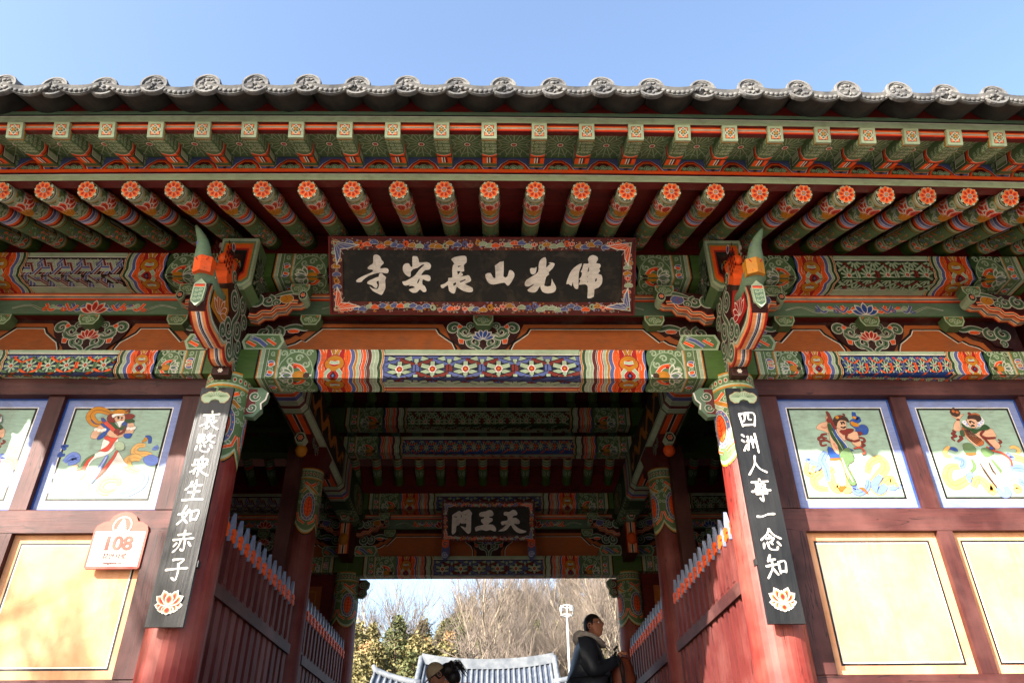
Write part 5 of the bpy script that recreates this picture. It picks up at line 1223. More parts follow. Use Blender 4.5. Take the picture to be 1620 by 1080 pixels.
for sg in (1, -1):
    f = (lambda a, b: (a, b)) if sg > 0 else (lambda a, b: (-b, -a))
    def WB(n, a, b, *r, **k): a, b = f(a, b); return wood(n, a, b, *r, **k)
    WB('wall_head_rail', 1.99, 4.35, -.04, .07, 2.645, 2.783); WB('wall_middle_rail', 2.0, 4.35, -.015, .07, 1.622, 1.781); WB('wall_bottom_rail', 2.0, 4.35, -.015, .07, .58, .727)
    WB('wall_sill', 2.0, 4.35, -.03, .07, .115, .25)
    WB('wall_post', 2.0, 2.192, -.02, .07, .727, 1.622, mat='maroonv'); WB('wall_post', 2.0, 2.192, -.02, .07, 1.781, 2.645, mat='maroonv')
    WB('wall_post', 3.052, 3.168, -.012, .07, 1.781, 2.645, mat='maroonv'); WB('wall_post', 3.09, 3.192, -.012, .07, .727, 1.622, mat='maroonv')
    WB('wall_post', 4.02, 4.2, -.02, .07, .727, 1.622, mat='maroonv'); WB('wall_post', 4.02, 4.2, -.02, .07, 1.781, 2.645, mat='maroonv')
    WB('wall_board', 2.0, 4.35, .0, .05, .25, .58, mat='darkred')
    WB('wall_backing', 2.0, 4.35, .061, .075, .25, 2.645, mat='darkred')
    yellow(*f(2.193, 3.089), .728, 1.621); yellow(*f(3.193, 4.019), .728, 1.621)
    # rear wall of the side bay, seen in the dark
    WB('rear_wall_board', 2.0, 4.35, DEP+.0, DEP+.07, .115, 2.8, mat='darkred')
    for (a, b) in ((2.2, 3.05), (3.2, 4.05)):
        for (z0, z1) in ((.73, 1.6), (1.8, 2.62)):
            a2, b2 = f(a, b); g = Geo(); g.box(a2, b2, DEP-.02, DEP-.002, z0, z1, 'BR'); s = Sheet(.05); s.rect(.06, .06, b2-a2-.06, z1-z0-.06, 'OC', 0); s.rect(.08, .08, b2-a2-.08, z1-z0-.08, 'BR', 1); g.paint(s, front(a2, DEP-.02, z1)); g.build('rear_panel', gate)
picture(2.193, 3.051, 1.782, 2.644, figA, CA, 'painting of a guardian in a green sash with one arm raised')
picture(3.169, 4.019, 1.782, 2.644, figB, CB, 'painting of a bare-chested guardian raising an open hand')
picture(-3.051, -2.193, 1.782, 2.644, figC, CC, 'painting of a white-bearded guardian leaning on a staff')
picture(-4.019, -3.169, 1.782, 2.644, figB, CB)

# ------------------------------------------------------------------ lettering
def brush(s, glyph, x, y, w, h, col='WH', wd=12):
    for st in glyph.split(';'):
        P = [tuple(float(q) for q in p.split(',')) for p in st.split()]
        Q = smooth(P, 4) if len(P) > 2 else [P[0], ((P[0][0]+P[1][0])/2, (P[0][1]+P[1][1])/2), P[1]]
        n = len(Q); ws = [wd*(.95-.42*sin(pi*i/(n-1))**1.2 if n > 3 else .85) for i in range(n)]
        ws[-1] *= .75
        pts = [(x+w*p[0]/100, y+h*p[1]/100) for p in Q]
        s.line(pts, [k*w/100 for k in ws], col)
        s.ell(pts[0][0], pts[0][1], ws[0]*w/190, ws[0]*w/200, col, 7, rot=.6)
        s.ell(pts[-1][0], pts[-1][1], ws[-1]*w/230, ws[-1]*w/230, col, 6)
GL = {'ai': "50,0 53,12;12,20 60,18 90,15;34,31 38,47;35,31 64,29 61,46;38,46 62,45;44,50 30,64 6,78;37,60 37,92 52,80;80,50 64,61;52,52 68,76 97,94",
 'min': "12,8 38,6 36,20;12,8 12,48 28,40;12,21 36,19;10,32 44,29;28,22 34,42 48,47;66,2 52,19;58,14 90,11;80,14 66,34 50,48;58,22 72,38 96,48;12,64 8,84;30,60 34,84 68,92 74,76;46,58 53,67;78,58 90,72",
 'zhong': "54,0 44,12;20,17 80,14 74,38;20,17 22,40;38,18 40,38;58,16 57,36;12,41 84,38;48,42 46,96;46,48 30,64 8,76;30,58 28,84;72,48 60,58;50,50 66,76 98,92",
 'sheng': "30,8 22,28 6,44;26,26 82,21;50,0 49,90;24,56 76,51;4,92 60,88 98,88", 'ru': "30,4 18,44 48,80;46,22 34,54 4,86;2,42 54,32;60,30 63,72;60,30 94,26 87,68;63,66 88,64",
 'chi': "22,18 78,13;50,0 50,36;6,40 60,35 96,32;40,38 34,70 14,92;59,36 61,84 46,80;22,54 12,68;76,50 90,66", 'zi': "26,10 74,7 54,28;54,28 59,60 54,94 36,84;4,52 60,46 98,44",
 'si': "12,16 20,80;12,16 88,11 80,78;40,20 35,44 27,54;57,18 56,42 68,44;20,73 80,70", 'zhou': "6,8 17,18;2,36 13,45;4,88 24,56;34,18 32,60 24,86;27,40 28,46;46,36 47,46;52,18 52,74;63,34 65,46;72,4 75,98",
 'ren': "50,2 40,44 6,92;47,36 64,62 96,80", 'shi': "10,14 92,9;50,0 53,98 38,88;30,24 30,37;30,24 70,22 70,35;30,36 70,34;24,47 74,43 75,68;4,58 96,51;24,69 75,66", 'yi': "8,58 30,58 60,48 92,46",
 'nian': "50,0 34,24 4,48;50,3 68,26 98,42;42,26 54,32;30,42 66,38 52,54;14,64 10,84;32,60 38,86 70,90 76,78;46,56 54,67;80,58 92,72", 'zhi': "30,0 16,26;18,22 52,17;6,46 56,38;34,22 32,54 4,96;34,56 54,82;64,30 66,76;64,30 96,26 91,72;66,69 90,67"}
def lotus_flower(s, x, y, k):
    for an, L in ((-1.5, .8), (1.5, .8), (-1.95, .62), (1.95, .62), (2.6, .5), (-2.6, .5), (pi, .5), (-.95, .95), (.95, .95), (-.45, .98), (.45, .98), (0, .72)): s.petal(x, y, -pi/2+an, .1*k*L, .048*k, ['WH', 'PK', 'OR', 'RD'])
def couplet(x, glyphs, label):
    w, z0, z1 = .225, .975, 2.585
    g = Geo(); g.prism([(x-w/2, z0), (x+w/2, z0), (x+w/2, z1), (x-w/2, z1)], (0, -.25, 0), (0, 1, 0), (1, 0, 0), (0, 0, 1), .026, 'BK', 'blackboard')
    o = g.build('couplet_board', None); tag(o, label, 'sign', 'vertical black couplet boards on the front columns')
    s = Sheet(.004); L = z1-z0
    s.poly([(.06, .015), (.165, .015), (.168, .0), (.16, .0), (.16, -.0), (.065, 0)], 'BK')
    pts = [(.112+.098*cos(t), .075+.045*sin(t)*(1+.12*cos(9*t))) for t in [pi+pi*i/16 for i in range(17)]]+[(.2, .1), (.18, .12), (.15, .118), (.14, .1), (.085, .1), (.075, .118), (.045, .12), (.02, .1)]
    s.poly([((q[0]-.1125)*1.03+.1125, (q[1]-.08)*1.05+.08) for q in pts], 'OC'); s.poly(pts, 'LG')
    s.poly([(.085, .1), (.14, .1), (.15, .118), (.112, .09), (.075, .118)], 'DG'); s.rect(.105, .0, .12, .03, 'MG')
    for i in range(13): t = pi+pi*(i+.5)/13; s.line([(.112+.03*cos(t), .075+.008*sin(t)), (.112+.085*cos(t), .075+.038*sin(t))], .003, 'MG')
    H = (1.36-.16)/7
    for i, q in enumerate(glyphs): brush(s, GL[q], .045, .185+i*H*.985, .135, H*.86)
    lotus_flower(s, .1125, L-.12, 1.05)
    g = Geo(); g.paint(s, front(x-w/2, -.25, z1)); c = g.build('painted_lettering', o)
    for zz in (1.4,): g = Geo(); g.box(x+(-.122 if x > 0 else .112), x+(-.112 if x > 0 else .122), -.245, -.2, 1.33, 1.37, 'BK', 'iron'); g.build('hanger', o)
    return o
couplet(-1.857, ['ai', 'min', 'zhong', 'sheng', 'ru', 'chi', 'zi'], 'black board with seven white characters hung on the left front column beside the 108 plate')
couplet(1.857, ['si', 'zhou', 'ren', 'shi', 'yi', 'nian', 'zhi'], 'black board with seven white characters hung on the right front column, 四 at its top')

SIGN = [ # traced brush shapes, (left, scale) then outlines; holes are repainted in the ground colour
 (540, [[(370,110),(405,97),(445,120),(462,160),(488,190),(470,215),(450,235),(448,258),(500,252),(535,262),(542,290),(525,315),(480,310),(440,308),(370,322),(300,350),(240,395),(225,415),(180,420),(160,405),(190,375),(260,340),(330,310),(360,290),(350,272),(310,268),(298,250),(330,220),(360,200),(365,160)],
        [(430,325),(460,312),(480,335),(512,362),(500,395),(502,480),(480,530),(455,567),(410,550),(350,518),(315,465),(345,488),(395,500),(418,485),(428,440),(422,395)],
        [(290,435),(300,408),(345,385),(430,352),(432,392),(405,408),(398,425),(410,450),(400,487),(372,480),(345,455)],
        [(820,125),(850,115),(880,122),(895,160),(905,188),(990,183),(1030,205),(1035,240),(1015,270),(970,275),(935,310),(925,335),(980,330),(1025,345),(1030,385),(1010,405),(970,395),(938,385),(935,440),(960,460),(980,500),(975,528),(940,530),(905,500),(870,535),(820,540),(775,508),(800,492),(845,480),(820,460),(775,462),(790,445),(740,458),(712,445),(700,410),(735,405),(800,370),(850,335),(900,270),(960,215),(930,215),(880,250),(830,265),(800,300),(800,340),(780,355),(735,325),(708,280),(712,225),(740,200),(780,200),(800,235),(820,230)],
        [(1275,150),(1310,125),(1400,108),(1450,118),(1452,185),(1420,215),(1425,285),(1385,295),(1410,320),(1400,340),(1370,352),(1440,340),(1480,335),(1505,385),(1490,410),(1435,435),(1470,455),(1520,480),(1525,520),(1490,532),(1420,520),(1360,485),(1335,470),(1315,540),(1285,545),(1245,515),(1232,450),(1180,485),(1155,478),(1148,450),(1190,435),(1235,400),(1240,365),(1285,360),(1283,280),(1295,215),(1310,205),(1290,170)]],
       [[(870,425),(893,378),(905,380),(885,430)],[(1348,225),(1392,223),(1355,243)],[(1342,285),(1385,288),(1350,330)],[(1295,430),(1328,415),(1330,440),(1300,462)],[(1370,405),(1440,378),(1440,392),(1380,418)]]),
 (750, [[(245,215),(340,168),(338,345),(385,345),(405,275),(445,282),(468,320),(455,370),(405,448),(375,445),(350,418),(270,432),(220,440),(175,430),(145,395),(125,325),(185,305),(215,355),(245,360),(240,240)],
        [(760,170),(790,135),(830,122),(842,180),(838,240),(870,210),(890,195),(865,188),(890,180),(940,195),(915,250),(870,295),(875,320),(840,350),(825,420),(822,455),(895,455),(905,370),(920,400),(955,460),(955,500),(930,530),(860,543),(800,525),(775,480),(770,455),(740,505),(710,530),(660,530),(620,505),(680,455),(700,430),(640,460),(600,458),(588,430),(610,385),(690,335),(745,290),(750,220)],
        [(648,265),(665,245),(705,248),(728,235),(718,300),(690,322),(660,310)],
        [(1078,430),(1100,350),(1140,270),(1200,215),(1258,190),(1245,240),(1225,300),(1222,400),(1218,485),(1180,482),(1160,440),(1155,405),(1140,455),(1105,430)],
        [(1245,290),(1265,250),(1280,195),(1320,195),(1340,180),(1328,150),(1345,110),(1390,93),(1440,115),(1445,150),(1425,185),(1470,195),(1480,225),(1465,250),(1475,280),(1450,310),(1490,325),(1503,370),(1495,430),(1455,475),(1410,495),(1405,580),(1335,600),(1330,560),(1332,465),(1300,435),(1240,440),(1225,435),(1245,390),(1228,375),(1250,350),(1262,300)]],
       [[(1335,240),(1345,240),(1340,285),(1325,290)],[(1420,370),(1440,365),(1435,395),(1415,405)],[(1316,345),(1336,338),(1330,350)],[(1322,400),(1336,398),(1330,412)]])]
def border(s, W_, H_, b, x0=0, y0=0, seed=3, k=1.0):
    """clouds, pearls and corner butterflies scattered along a picture border"""
    r = random.Random(seed); cols = ['BL', 'OR', 'LG', 'OC', 'BL', 'OR', 'OC', 'LG']
    per = []
    st = .056*k
    for x in [b*.5+st*i for i in range(int((W_-b)/st)+1)]: per += [(x, b*.5, 0), (x, H_-b*.5, 1)]
    for y in [b*1.3+st*i for i in range(int((H_-2.4*b)/st)+1)]: per += [(b*.5, y, 2), (W_-b*.5, y, 3)]
    for (x, y, sd_) in per:
        x += r.uniform(-.01, .01)*k; y += r.uniform(-.2, .2)*b; c = r.choice(cols); q = b*.23
        t = r.random()
        if t < .62:
            for c_, gk in (('WH', 1.16), (c, 1)):
                s.ell(x, y, q*1.5*gk, q*.75*gk, c_, 9); s.ell(x-q*.9, y+q*.2, q*.75*gk, q*.6*gk, c_, 8); s.ell(x+q*.9, y+q*.2, q*.75*gk, q*.6*gk, c_, 8); s.ell(x, y-q*.4, q*.8*gk, q*.6*gk, c_, 8)
        elif t < .8: s.petal(x, y+q, -pi/2-.6, q*2, q, ['WH', 'OR']); s.petal(x, y+q, -pi/2+.6, q*2, q, ['WH', 'OR']); s.petal(x, y+q, -pi/2, q*2, q, ['WH', 'OR', 'RD'])
        else: s.ring(x, y, q*.9, q*.5, c, 9); s.curl(x, y, q*1.2, 0, 1, .3, c)
        for _ in range(3):
            px, py = x+r.uniform(-.5, .5)*st, y+r.choice((-1, 1))*b*r.uniform(.28, .42); c2 = r.choice(['LB', 'LG', 'LO', 'OC']); s.ell(px, py, b*.085, b*.085, c2, 7); s.ell(px, py, b*.045, b*.045, r.choice(['MR', 'BL', 'RD']), 6)
            px, py = x+r.uniform(-.5, .5)*st, y+r.uniform(-.45, .45)*b; s.ell(px, py, b*.035, b*.035, 'WH', 5)
    for cx, cy, a in ((0, 0, pi/4), (W_, 0, 3*pi/4), (0, H_, -pi/4), (W_, H_, -3*pi/4)):
        sx, sy = (1 if cx == 0 else -1), (1 if cy == 0 else -1); c = 'BL' if (cx == 0) == (cy == 0) else 'OR'
        s.poly([(cx+sx*b*.25, cy+sy*b*.25), (cx+sx*b*2.6, cy+sy*b*.55), (cx+sx*b*1.6, cy+sy*b*.9), (cx+sx*b*.9, cy+sy*b*.95), (cx+sx*b*.85, cy+sy*b*1.7), (cx+sx*b*.5, cy+sy*b*2.4)], 'WH')
        s.poly([(cx+sx*b*.3, cy+sy*b*.3), (cx+sx*b*2.3, cy+sy*b*.6), (cx+sx*b*1.5, cy+sy*b*.84), (cx+sx*b*.84, cy+sy*b*.88), (cx+sx*b*.8, cy+sy*b*1.6), (cx+sx*b*.55, cy+sy*b*2.1)], c)
        for z in (.1, .35, .65, .9): s.line([(cx+sx*b*.4, cy+sy*b*.4), (cx+sx*b*(2.1-1.5*z), cy+sy*b*(.6+1.2*z))], b*.03, 'WH')
        s.ell(cx+sx*b*.45, cy+sy*b*.45, b*.2, b*.2, 'LG', 8); s.ell(cx+sx*b*.45, cy+sy*b*.45, b*.1, b*.1, 'RD', 7)
def name_board(name, W_, H_, b, top, bot, label, seed, draw, th=.03):
    """framed board leaning forward: top, bot are (y,z) of its front edges"""
    D = V((0, bot[0]-top[0], bot[1]-top[1])).normalized(); N_ = V((1, 0, 0)).cross(D); 
    if N_.y > 0: N_ = -N_
    O = V((-W_/2, top[0], top[1]))
    e = empty(name, (0, top[0], top[1]), label, 'sign')
    def B(x0, x1, v0, v1, n0, n1, nm, mat='darkred', col='MR', paint=None):
        g = Geo(); c = [O+V((1, 0, 0))*x+D*v+N_*n for n in (n0, n1) for v in (v0, v1) for x in (x0, x1)]
        for q in ((0, 1, 3, 2), (4, 6, 7, 5), (0, 4, 5, 1), (2, 3, 7, 6), (0, 2, 6, 4), (1, 5, 7, 3)): g.face([c[i]-V(e.location) for i in q], col, mat)
        if paint: pm = _pl(O+N_*n1-V(e.location), (1, 0, 0), D); pm.Y = N_; g.paint(paint, pm)
        return g.build(nm, e)
    s = Sheet(.004); draw(s)
    B(b*.9, W_-b*.9, b*.9, H_-b*.9, -th, 0, 'writing_panel', 'paint', 'SG', s)
    sb = Sheet(.004); border(sb, W_, H_, b, seed=seed, k=b/.1)
    fr_o = .022
    for nm, q in (('top', (0, W_, 0, b)), ('bottom', (0, W_, H_-b, H_)), ('left', (0, b, b, H_-b)), ('right', (W_-b, W_, b, H_-b))):
        s2 = Sheet(); 
        for t, c, l in sb.it:
            mx = sum(p[0] for p in t)/len(t); my = sum(p[1] for p in t)/len(t)
            if q[0] <= mx < q[1] and q[2] <= my < q[3]: s2.it.append((t, c, l))
        B(q[0], q[1], q[2], q[3], -th, .014, 'frame_board', 'paint', 'MR2', s2)
    k = .014
    for q in ((-k, W_+k, -k, 0), (-k, W_+k, H_, H_+k), (-k, 0, 0, H_), (W_, W_+k, 0, H_)): B(*q, -th, .03, 'frame_edge', 'darkred')
    return e
def draw_main(s):
    for off, polys, holes in SIGN:
        def T(p): px, py = off+p[0]/7.364, 390+p[1]/7.364; return ((px-763.3)/480*2.345+1.1725, (py-378)/117.5*.575)
        for p in polys: s.poly(smooth([T(q) for q in p], 2, True), 'CR')
        for p in holes: s.poly([T(q) for q in p], 'SG')
name_board('name_board', 2.345, .575, .088, (-.445, 3.79), (-.08, 3.346), 'wide black name board with six white characters in a red floral frame', 4, draw_main)
SIGN2 = ([[(245,250),(300,215),(345,190),(385,210),(400,200),(440,185),(490,168),(520,195),(545,235),(530,270),(528,480),(510,515),(480,525),(430,480),(395,445),(365,412),(410,425),(450,435),(455,375),(440,375),(385,380),(370,365),(340,400),(305,415),(300,490),(265,530),(235,510),(240,290)],
  [(650,235),(680,210),(750,200),(805,178),(850,195),(872,240),(850,270),(800,275),(820,295),(850,300),(855,340),(800,375),(800,390),(860,395),(905,440),(908,485),(880,490),(820,470),(760,485),(700,470),(640,480),(600,490),(588,440),(630,415),(680,405),(720,390),(700,370),(680,345),(685,315),(720,305),(725,280),(680,280),(655,265)],
  [(1025,225),(1050,205),(1110,210),(1165,178),(1210,190),(1238,235),(1215,262),(1180,265),(1160,295),(1215,295),(1270,340),(1265,380),(1220,385),(1180,378),(1230,430),(1290,465),(1375,490),(1340,515),(1270,520),(1210,495),(1160,440),(1135,400),(1090,450),(1040,485),(945,490),(1000,455),(1060,400),(1040,395),(1000,400),(982,360),(1020,340),(1075,335),(1090,300),(1070,265),(1035,260)]],
  [[(245,270),(318,276),(300,290)],[(375,250),(386,255),(380,290),(370,290)],[(435,248),(468,235),(440,258)],[(305,337),(325,333),(312,345)],[(432,318),(460,310),(440,325)]])
def draw_inner(s):
    T = lambda p: ((p[0]-100)/1390*1.22, (p[1]-65)/560*.50)
    for p in SIGN2[0]: s.poly(smooth([T(q) for q in p], 2, True), 'CR')
    for p in SIGN2[1]: s.poly([T(q) for q in p], 'BK')
nb2 = name_board('name_board', 1.22, .50, .066, (DEP-.47, 3.61), (DEP-.30, 3.14), 'small black name board with three white characters inside over the rear opening', 9, draw_inner)
for d in (-1, 1):
    g = Geo(); g.prism([(-.05, 0), (.05, 0), (.055, -.1), (.06, -.2), (.0, -.3), (-.05, -.2), (-.045, -.1)], (d*.57, -.0, -.5), (0, 1, 0), (1, 0, 0), (0, 0, 1), .03, 'BL'); s = Sheet(.006)
    s.poly([(-.05, 0), (.05, 0), (.045, .09), (0, .12), (-.045, .09)], 'OR'); scroll(s, spiral_pts(.0, .06, .03, 0, d), .02, 'RD'); scroll(s, spiral_pts(0, .2, .035, 0, -d), .025, 'LB', 'WH', 'DB')
    g.paint(s, front(d*.57, -.0, -.5)); o = g.build('hanging_ornament', nb2); o.location = (0, .12, .03)

# house number plate on the left wall
pe = empty('number_plate', (-2.37, -.03, 1.38), 'white house number plate reading 108 with a red scalloped top on the left wall', 'sign')
g = Geo(); out = [(-.178, 0), (.178, 0), (.178, .22)]+[(.178-.0+.0*i, .22) for i in ()]
out = [(-.165, 0), (.165, 0), (.177, .012), (.177, .25), (.165, .285), (.125, .31), (.095, .315), (.075, .35), (.035, .375), (0, .38), (-.035, .375), (-.075, .35), (-.095, .315), (-.125, .31), (-.165, .285), (-.177, .25), (-.177, .012)]
g.prism(out, (0, 0, 0), (0, 1, 0), (1, 0, 0), (0, 0, 1), .014, 'PL'); g.build('plate', pe)
s = Sheet(.003)
s.rect(-.162, -.245, .162, -.016, 'WH', 0)
s.ell(0, -.285, .062, .062, 'WH', 20); s.ell(0, -.285, .056, .056, 'PL', 20)
for i, (w, y) in enumerate(((.012, .318), (.02, .303), (.026, .288), (.032, .272), (.04, .256), (.046, .244))): s.poly([(-w, -y+.003), (-w*.5, -y-.008), (w*.5, -y-.008), (w, -y+.003)], 'WH'); s.rect(-w*.55, -y+.001, w*.55, -y+.014, 'WH')
s.rect(-.002, -.34, .002, -.318, 'WH')
g = Geo(); g.paint(s, front(0, -.001, 0)); g.build('plate_print', pe)
def textobj(txt, size, loc, col, parent, off=0, sx=1):
    cu = bpy.data.curves.new('t', 'FONT'); cu.body = txt; cu.size = size; cu.align_x = 'CENTER'; cu.offset = off; cu.extrude = .0006
    o = bpy.data.objects.new('t', cu); COL.objects.link(o); bpy.context.view_layer.update()
    me = bpy.data.meshes.new_from_object(o.evaluated_get(bpy.context.evaluated_depsgraph_get())); bpy.data.objects.remove(o)
    g = Geo()
    for p in me.polygons: g.face([V((me.vertices[i].co.x*sx, -me.vertices[i].co.z, me.vertices[i].co.y)) for i in p.vertices], col)
    q = g.build('lettering', parent, loc); return q
textobj('108', .125, (0, -.004, .125), 'PL', pe, .0045, 1.05)
textobj('장안사로', .042, (0, -.004, .067), 'RB', pe, .0002); textobj('Jangansa-ro', .026, (0, -.004, .03), 'RB', pe, .0002)

# ------------------------------------------------------------------ picket fences either side of the passage
def fence(x, y0, y1, label, ztip=1.905):
    f = empty('picket_fence', (x, y0, .115), label, 'fence', 'spear-topped red fences along the passage')
    d = 1 if x < 0 else -1; n = round((y1-y0)/.163); L = y1-y0
    g = Geo(); g.box(-.035, .035, 0, L, 1.315-.115-.04, 1.315-.115+.045, 'MR', 'maroon'); g.build('rail', f)
    g = Geo(); g.box(-.035, .035, 0, L, .25, .34, 'MR', 'maroon'); g.build('rail', f)
    g = Geo(); g.box(-.045, .045, 0, L, 0, .1, 'MR', 'maroon'); g.build('rail', f)
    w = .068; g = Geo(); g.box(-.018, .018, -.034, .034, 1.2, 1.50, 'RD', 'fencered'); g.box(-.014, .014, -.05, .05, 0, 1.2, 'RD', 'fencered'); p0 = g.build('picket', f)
    g = Geo(); hh = .215
    g.prism([(-.042, 0), (.042, 0), (.047, .03), (.032, .14), (0, hh), (-.032, .14), (-.047, .03)], (-.012, 0, 0), (1, 0, 0), (0, 1, 0), (0, 0, 1), .024, 'SB', 'bladesteel')
    t0 = g.build('spear_tip', f)
    g = Geo()
    for zz in (.022, .068): g.prism([(.046*cos(k*pi/3+.52), zz+.03*sin(k*pi/3+.52)) for k in range(6)], (-.026, 0, 0), (1, 0, 0), (0, 1, 0), (0, 0, 1), .052, 'OR')
    q0 = g.build('tassel', f)
    for i in range(n):
        yy = (i+.5)*L/n
        for k, (o, z) in enumerate(((p0, .08), (q0, 1.575), (t0, 1.575))):
            c_ = o if i == 0 else copy(o, f); c_.location = (0, yy, z if k else .08)
    # p0 is 1.50 tall from .08: tassel sits on its top
    return f
fence(-1.80, .16, 2.36, 'red picket fence with blue spear tips on the left of the passage, nearest the front')
fence(-1.80, 2.86, 5.08, 'red picket fence with blue spear tips on the left of the passage, farther in')
fence(1.80, .16, 2.36, 'red picket fence with blue spear tips on the right of the passage, nearest the front')
fence(1.80, 2.86, 5.08, 'red picket fence with blue spear tips on the right of the passage, farther in')
# ------------------------------------------------------------------ courtyard and wooded hill behind
def hz(x, y):
    if y < 44: return .1
    t = min(1, (y-44)/75); side = .5+.5*math.tanh((x+1+ (y-60)*.05)/12)
    return .1+t**1.05*(17+9*side)+.8*sin(x*.13+y*.07)*t+.5*sin(x*.31-y*.11)*t
g = Geo(); nx, ny = 60, 46
XS = [-160+320*i/nx for i in range(nx+1)]; YS = [7.2+(y_/ny)**1.6*230 for y_ in range(ny+1)]
for j in range(ny):
    for i in range(nx):
        q = [(XS[i], YS[j]), (XS[i+1], YS[j]), (XS[i+1], YS[j+1]), (XS[i], YS[j+1])]
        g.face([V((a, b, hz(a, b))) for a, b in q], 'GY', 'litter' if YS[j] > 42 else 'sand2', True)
struct('hill_terrain', g)

def bare_tree_mesh(seed, H=11, r0=.22, spread=.6, lv=5, mat='bark', bend_=.25, first=.3):
    rnd = random.Random(seed); g = Geo(); tw = Geo()
    def seg(geo, a, b, r1, r2, n, m):
        t = (b-a).normalized(); u = t.orthogonal().normalized(); w = t.cross(u); base = len(geo.v)
        for c, r in ((a, r1), (b, r2)):
            for k in range(n): geo.v.append(c+(u*cos(2*pi*k/n)+w*sin(2*pi*k/n))*r)
        for k in range(n): geo.f.append((base+k, base+(k+1) % n, base+n+(k+1) % n, base+n+k)); geo.c.append('GY'); geo.m.append(m); geo.smooth.append(True)
    def grow(p, d, L, r, l):
        ns = 3 if l < 3 else 2; q = p
        for i in range(ns):
            d = (d+V((rnd.gauss(0, bend_), rnd.gauss(0, bend_), rnd.gauss(.06, .12)))*.5).normalized()
            q2 = q+d*(L/ns); ra, rb = r*(1-.35*i/ns), r*(1-.35*(i+1)/ns)
            geo = g if l < 3 else tw
            seg(geo, q, q2, ra, rb, 6 if l == 0 else (4 if l < 3 else 3), mat if l < 3 else 'twig')
            if l < lv and (l > 0 or (i+1)/ns > first):
                for _ in range(2 if l < 2 else (2 if l < 4 else 1)):
                    ax = V((rnd.uniform(-1, 1), rnd.uniform(-1, 1), rnd.uniform(-.2, .5))).normalized()
                    grow(q2, (d*(1-spread)+ax*spread+V((0, 0, .12))).normalized(), L*rnd.uniform(.5, .75), rb*.62, l+1)
            q = q2
        if l < lv: grow(q, d, L*.7, r*.6, l+1)
    grow(V((0, 0, 0)), V((rnd.uniform(-.1, .1), rnd.uniform(-.1, .1), 1)).normalized(), H*.45, r0, 0)
    return g, tw
def bare_tree(name, seed, label, group, **k):
    g, tw = bare_tree_mesh(seed, **k); e = empty(name, (0, 0, 0), label, 'tree', group); g.build('trunk', e); tw.build('twigs', e); return e
def conifer(seed, label, group, mat='pine', H=8):
    rnd = random.Random(seed); e = empty('pine_tree', (0, 0, 0), label, 'tree', group); g = Geo()
    P = [V((rnd.gauss(0, .1)*i*.3, rnd.gauss(0, .1)*i*.3, H*i/6)) for i in range(7)]; g.tube(P, [.16*(1-i/7.5) for i in range(7)], 6, 'GY', 'darkbark'); g.build('trunk', e)
    g = Geo()
    for i in range(int(340)):
        t = rnd.random()**.8; z = H*(.25+.78*t); R = H*.27*(1-t)**.6*(.55+.45*rnd.random())+.1; a = rnd.random()*2*pi; k_ = .5+.5*sin(z*3+a*2)
        c = V((R*cos(a)*(.6+.4*k_), R*sin(a)*(.6+.4*k_), z+rnd.gauss(0, .1)))
        for _ in range(5):
            o = c+V((rnd.gauss(0, .16), rnd.gauss(0, .16), rnd.gauss(0, .12))); u = V((rnd.gauss(0, 1), rnd.gauss(0, 1), rnd.gauss(0, .6))).normalized()*.15; w = u.cross(V((rnd.gauss(0, 1), rnd.gauss(0, 1), rnd.gauss(0, 1)))).normalized()*.07
            g.face([o-u, o+w, o+u, o-w], 'GY', mat)
    g.build('crown', e); return e
GB_, GP_ = 'bare winter trees on the hillside', 'evergreens on the hillside'
big = bare_tree('bare_tree', 42, 'large bare tree with wide pale crooked limbs rising behind the tiled hall roof', None, H=9, r0=.4, spread=.6, lv=5, bend_=.42, first=.2); big.location = (-.9, 46, 1.2); big.scale = (.95, .95, .95)
protos = [bare_tree('bare_tree', s_, 'slender bare winter tree among many alike on the wooded hillside', GB_, H=11.5, r0=.17, spread=.42, lv=4, bend_=.2, first=.4) for s_ in (3, 8, 15)]
protos += [bare_tree('bare_tree', s_, 'bare forked tree with dense brown twigs on the wooded hillside', GB_, H=9, r0=.13, spread=.58, lv=5, bend_=.3, first=.25) for s_ in (21, 33)]
cons = [conifer(s_, 'green pine with an open crown on the wooded hillside', GP_, 'pine', 8.5) for s_ in (1, 2)]+[conifer(7, 'yellow-green cedar on the wooded hillside beyond the hall', GP_, 'olive', 8), conifer(9, 'rusty brown cedar on the left of the wooded hillside', GP_, 'rust', 7)]
rnd = random.Random(77); used = set()
def put(proto, x, y, s_):
    c_ = copy(proto) if proto.name in used else proto
    used.add(proto.name); c_.location = (x, y, hz(x, y)-.2); c_.rotation_euler = (0, 0, rnd.uniform(0, 6.28)); c_.scale = (s_, s_, s_*rnd.uniform(.9, 1.15))
# pole and trees visible through the opening: spread on the slope
for i in range(64):
    y = rnd.uniform(48, 105); hw = (y+5)*.21; x = rnd.uniform(-hw*.75, hw*1.0)
    left = x < -hw*.22
    if left and rnd.random() < .75: continue
    if abs(x+.9) < 3 and y < 52: continue
    put(rnd.choice(protos), x, y, rnd.uniform(.8, 1.15))
for i in range(95):
    y = rnd.uniform(46, 88); hw = (y+5)*.21; x = rnd.uniform(-hw*1.05, -hw*.25); put(rnd.choice([cons[2], cons[2], cons[3], cons[0]]), x, y, rnd.uniform(.75, 1.1))
for i in range(64):
    y = rnd.uniform(54, 108); hw = (y+5)*.21; x = rnd.uniform(-hw*.3, hw*1.0); put(rnd.choice([cons[0], cons[1], cons[0], cons[2]]), x, y, rnd.uniform(.75, 1.1))

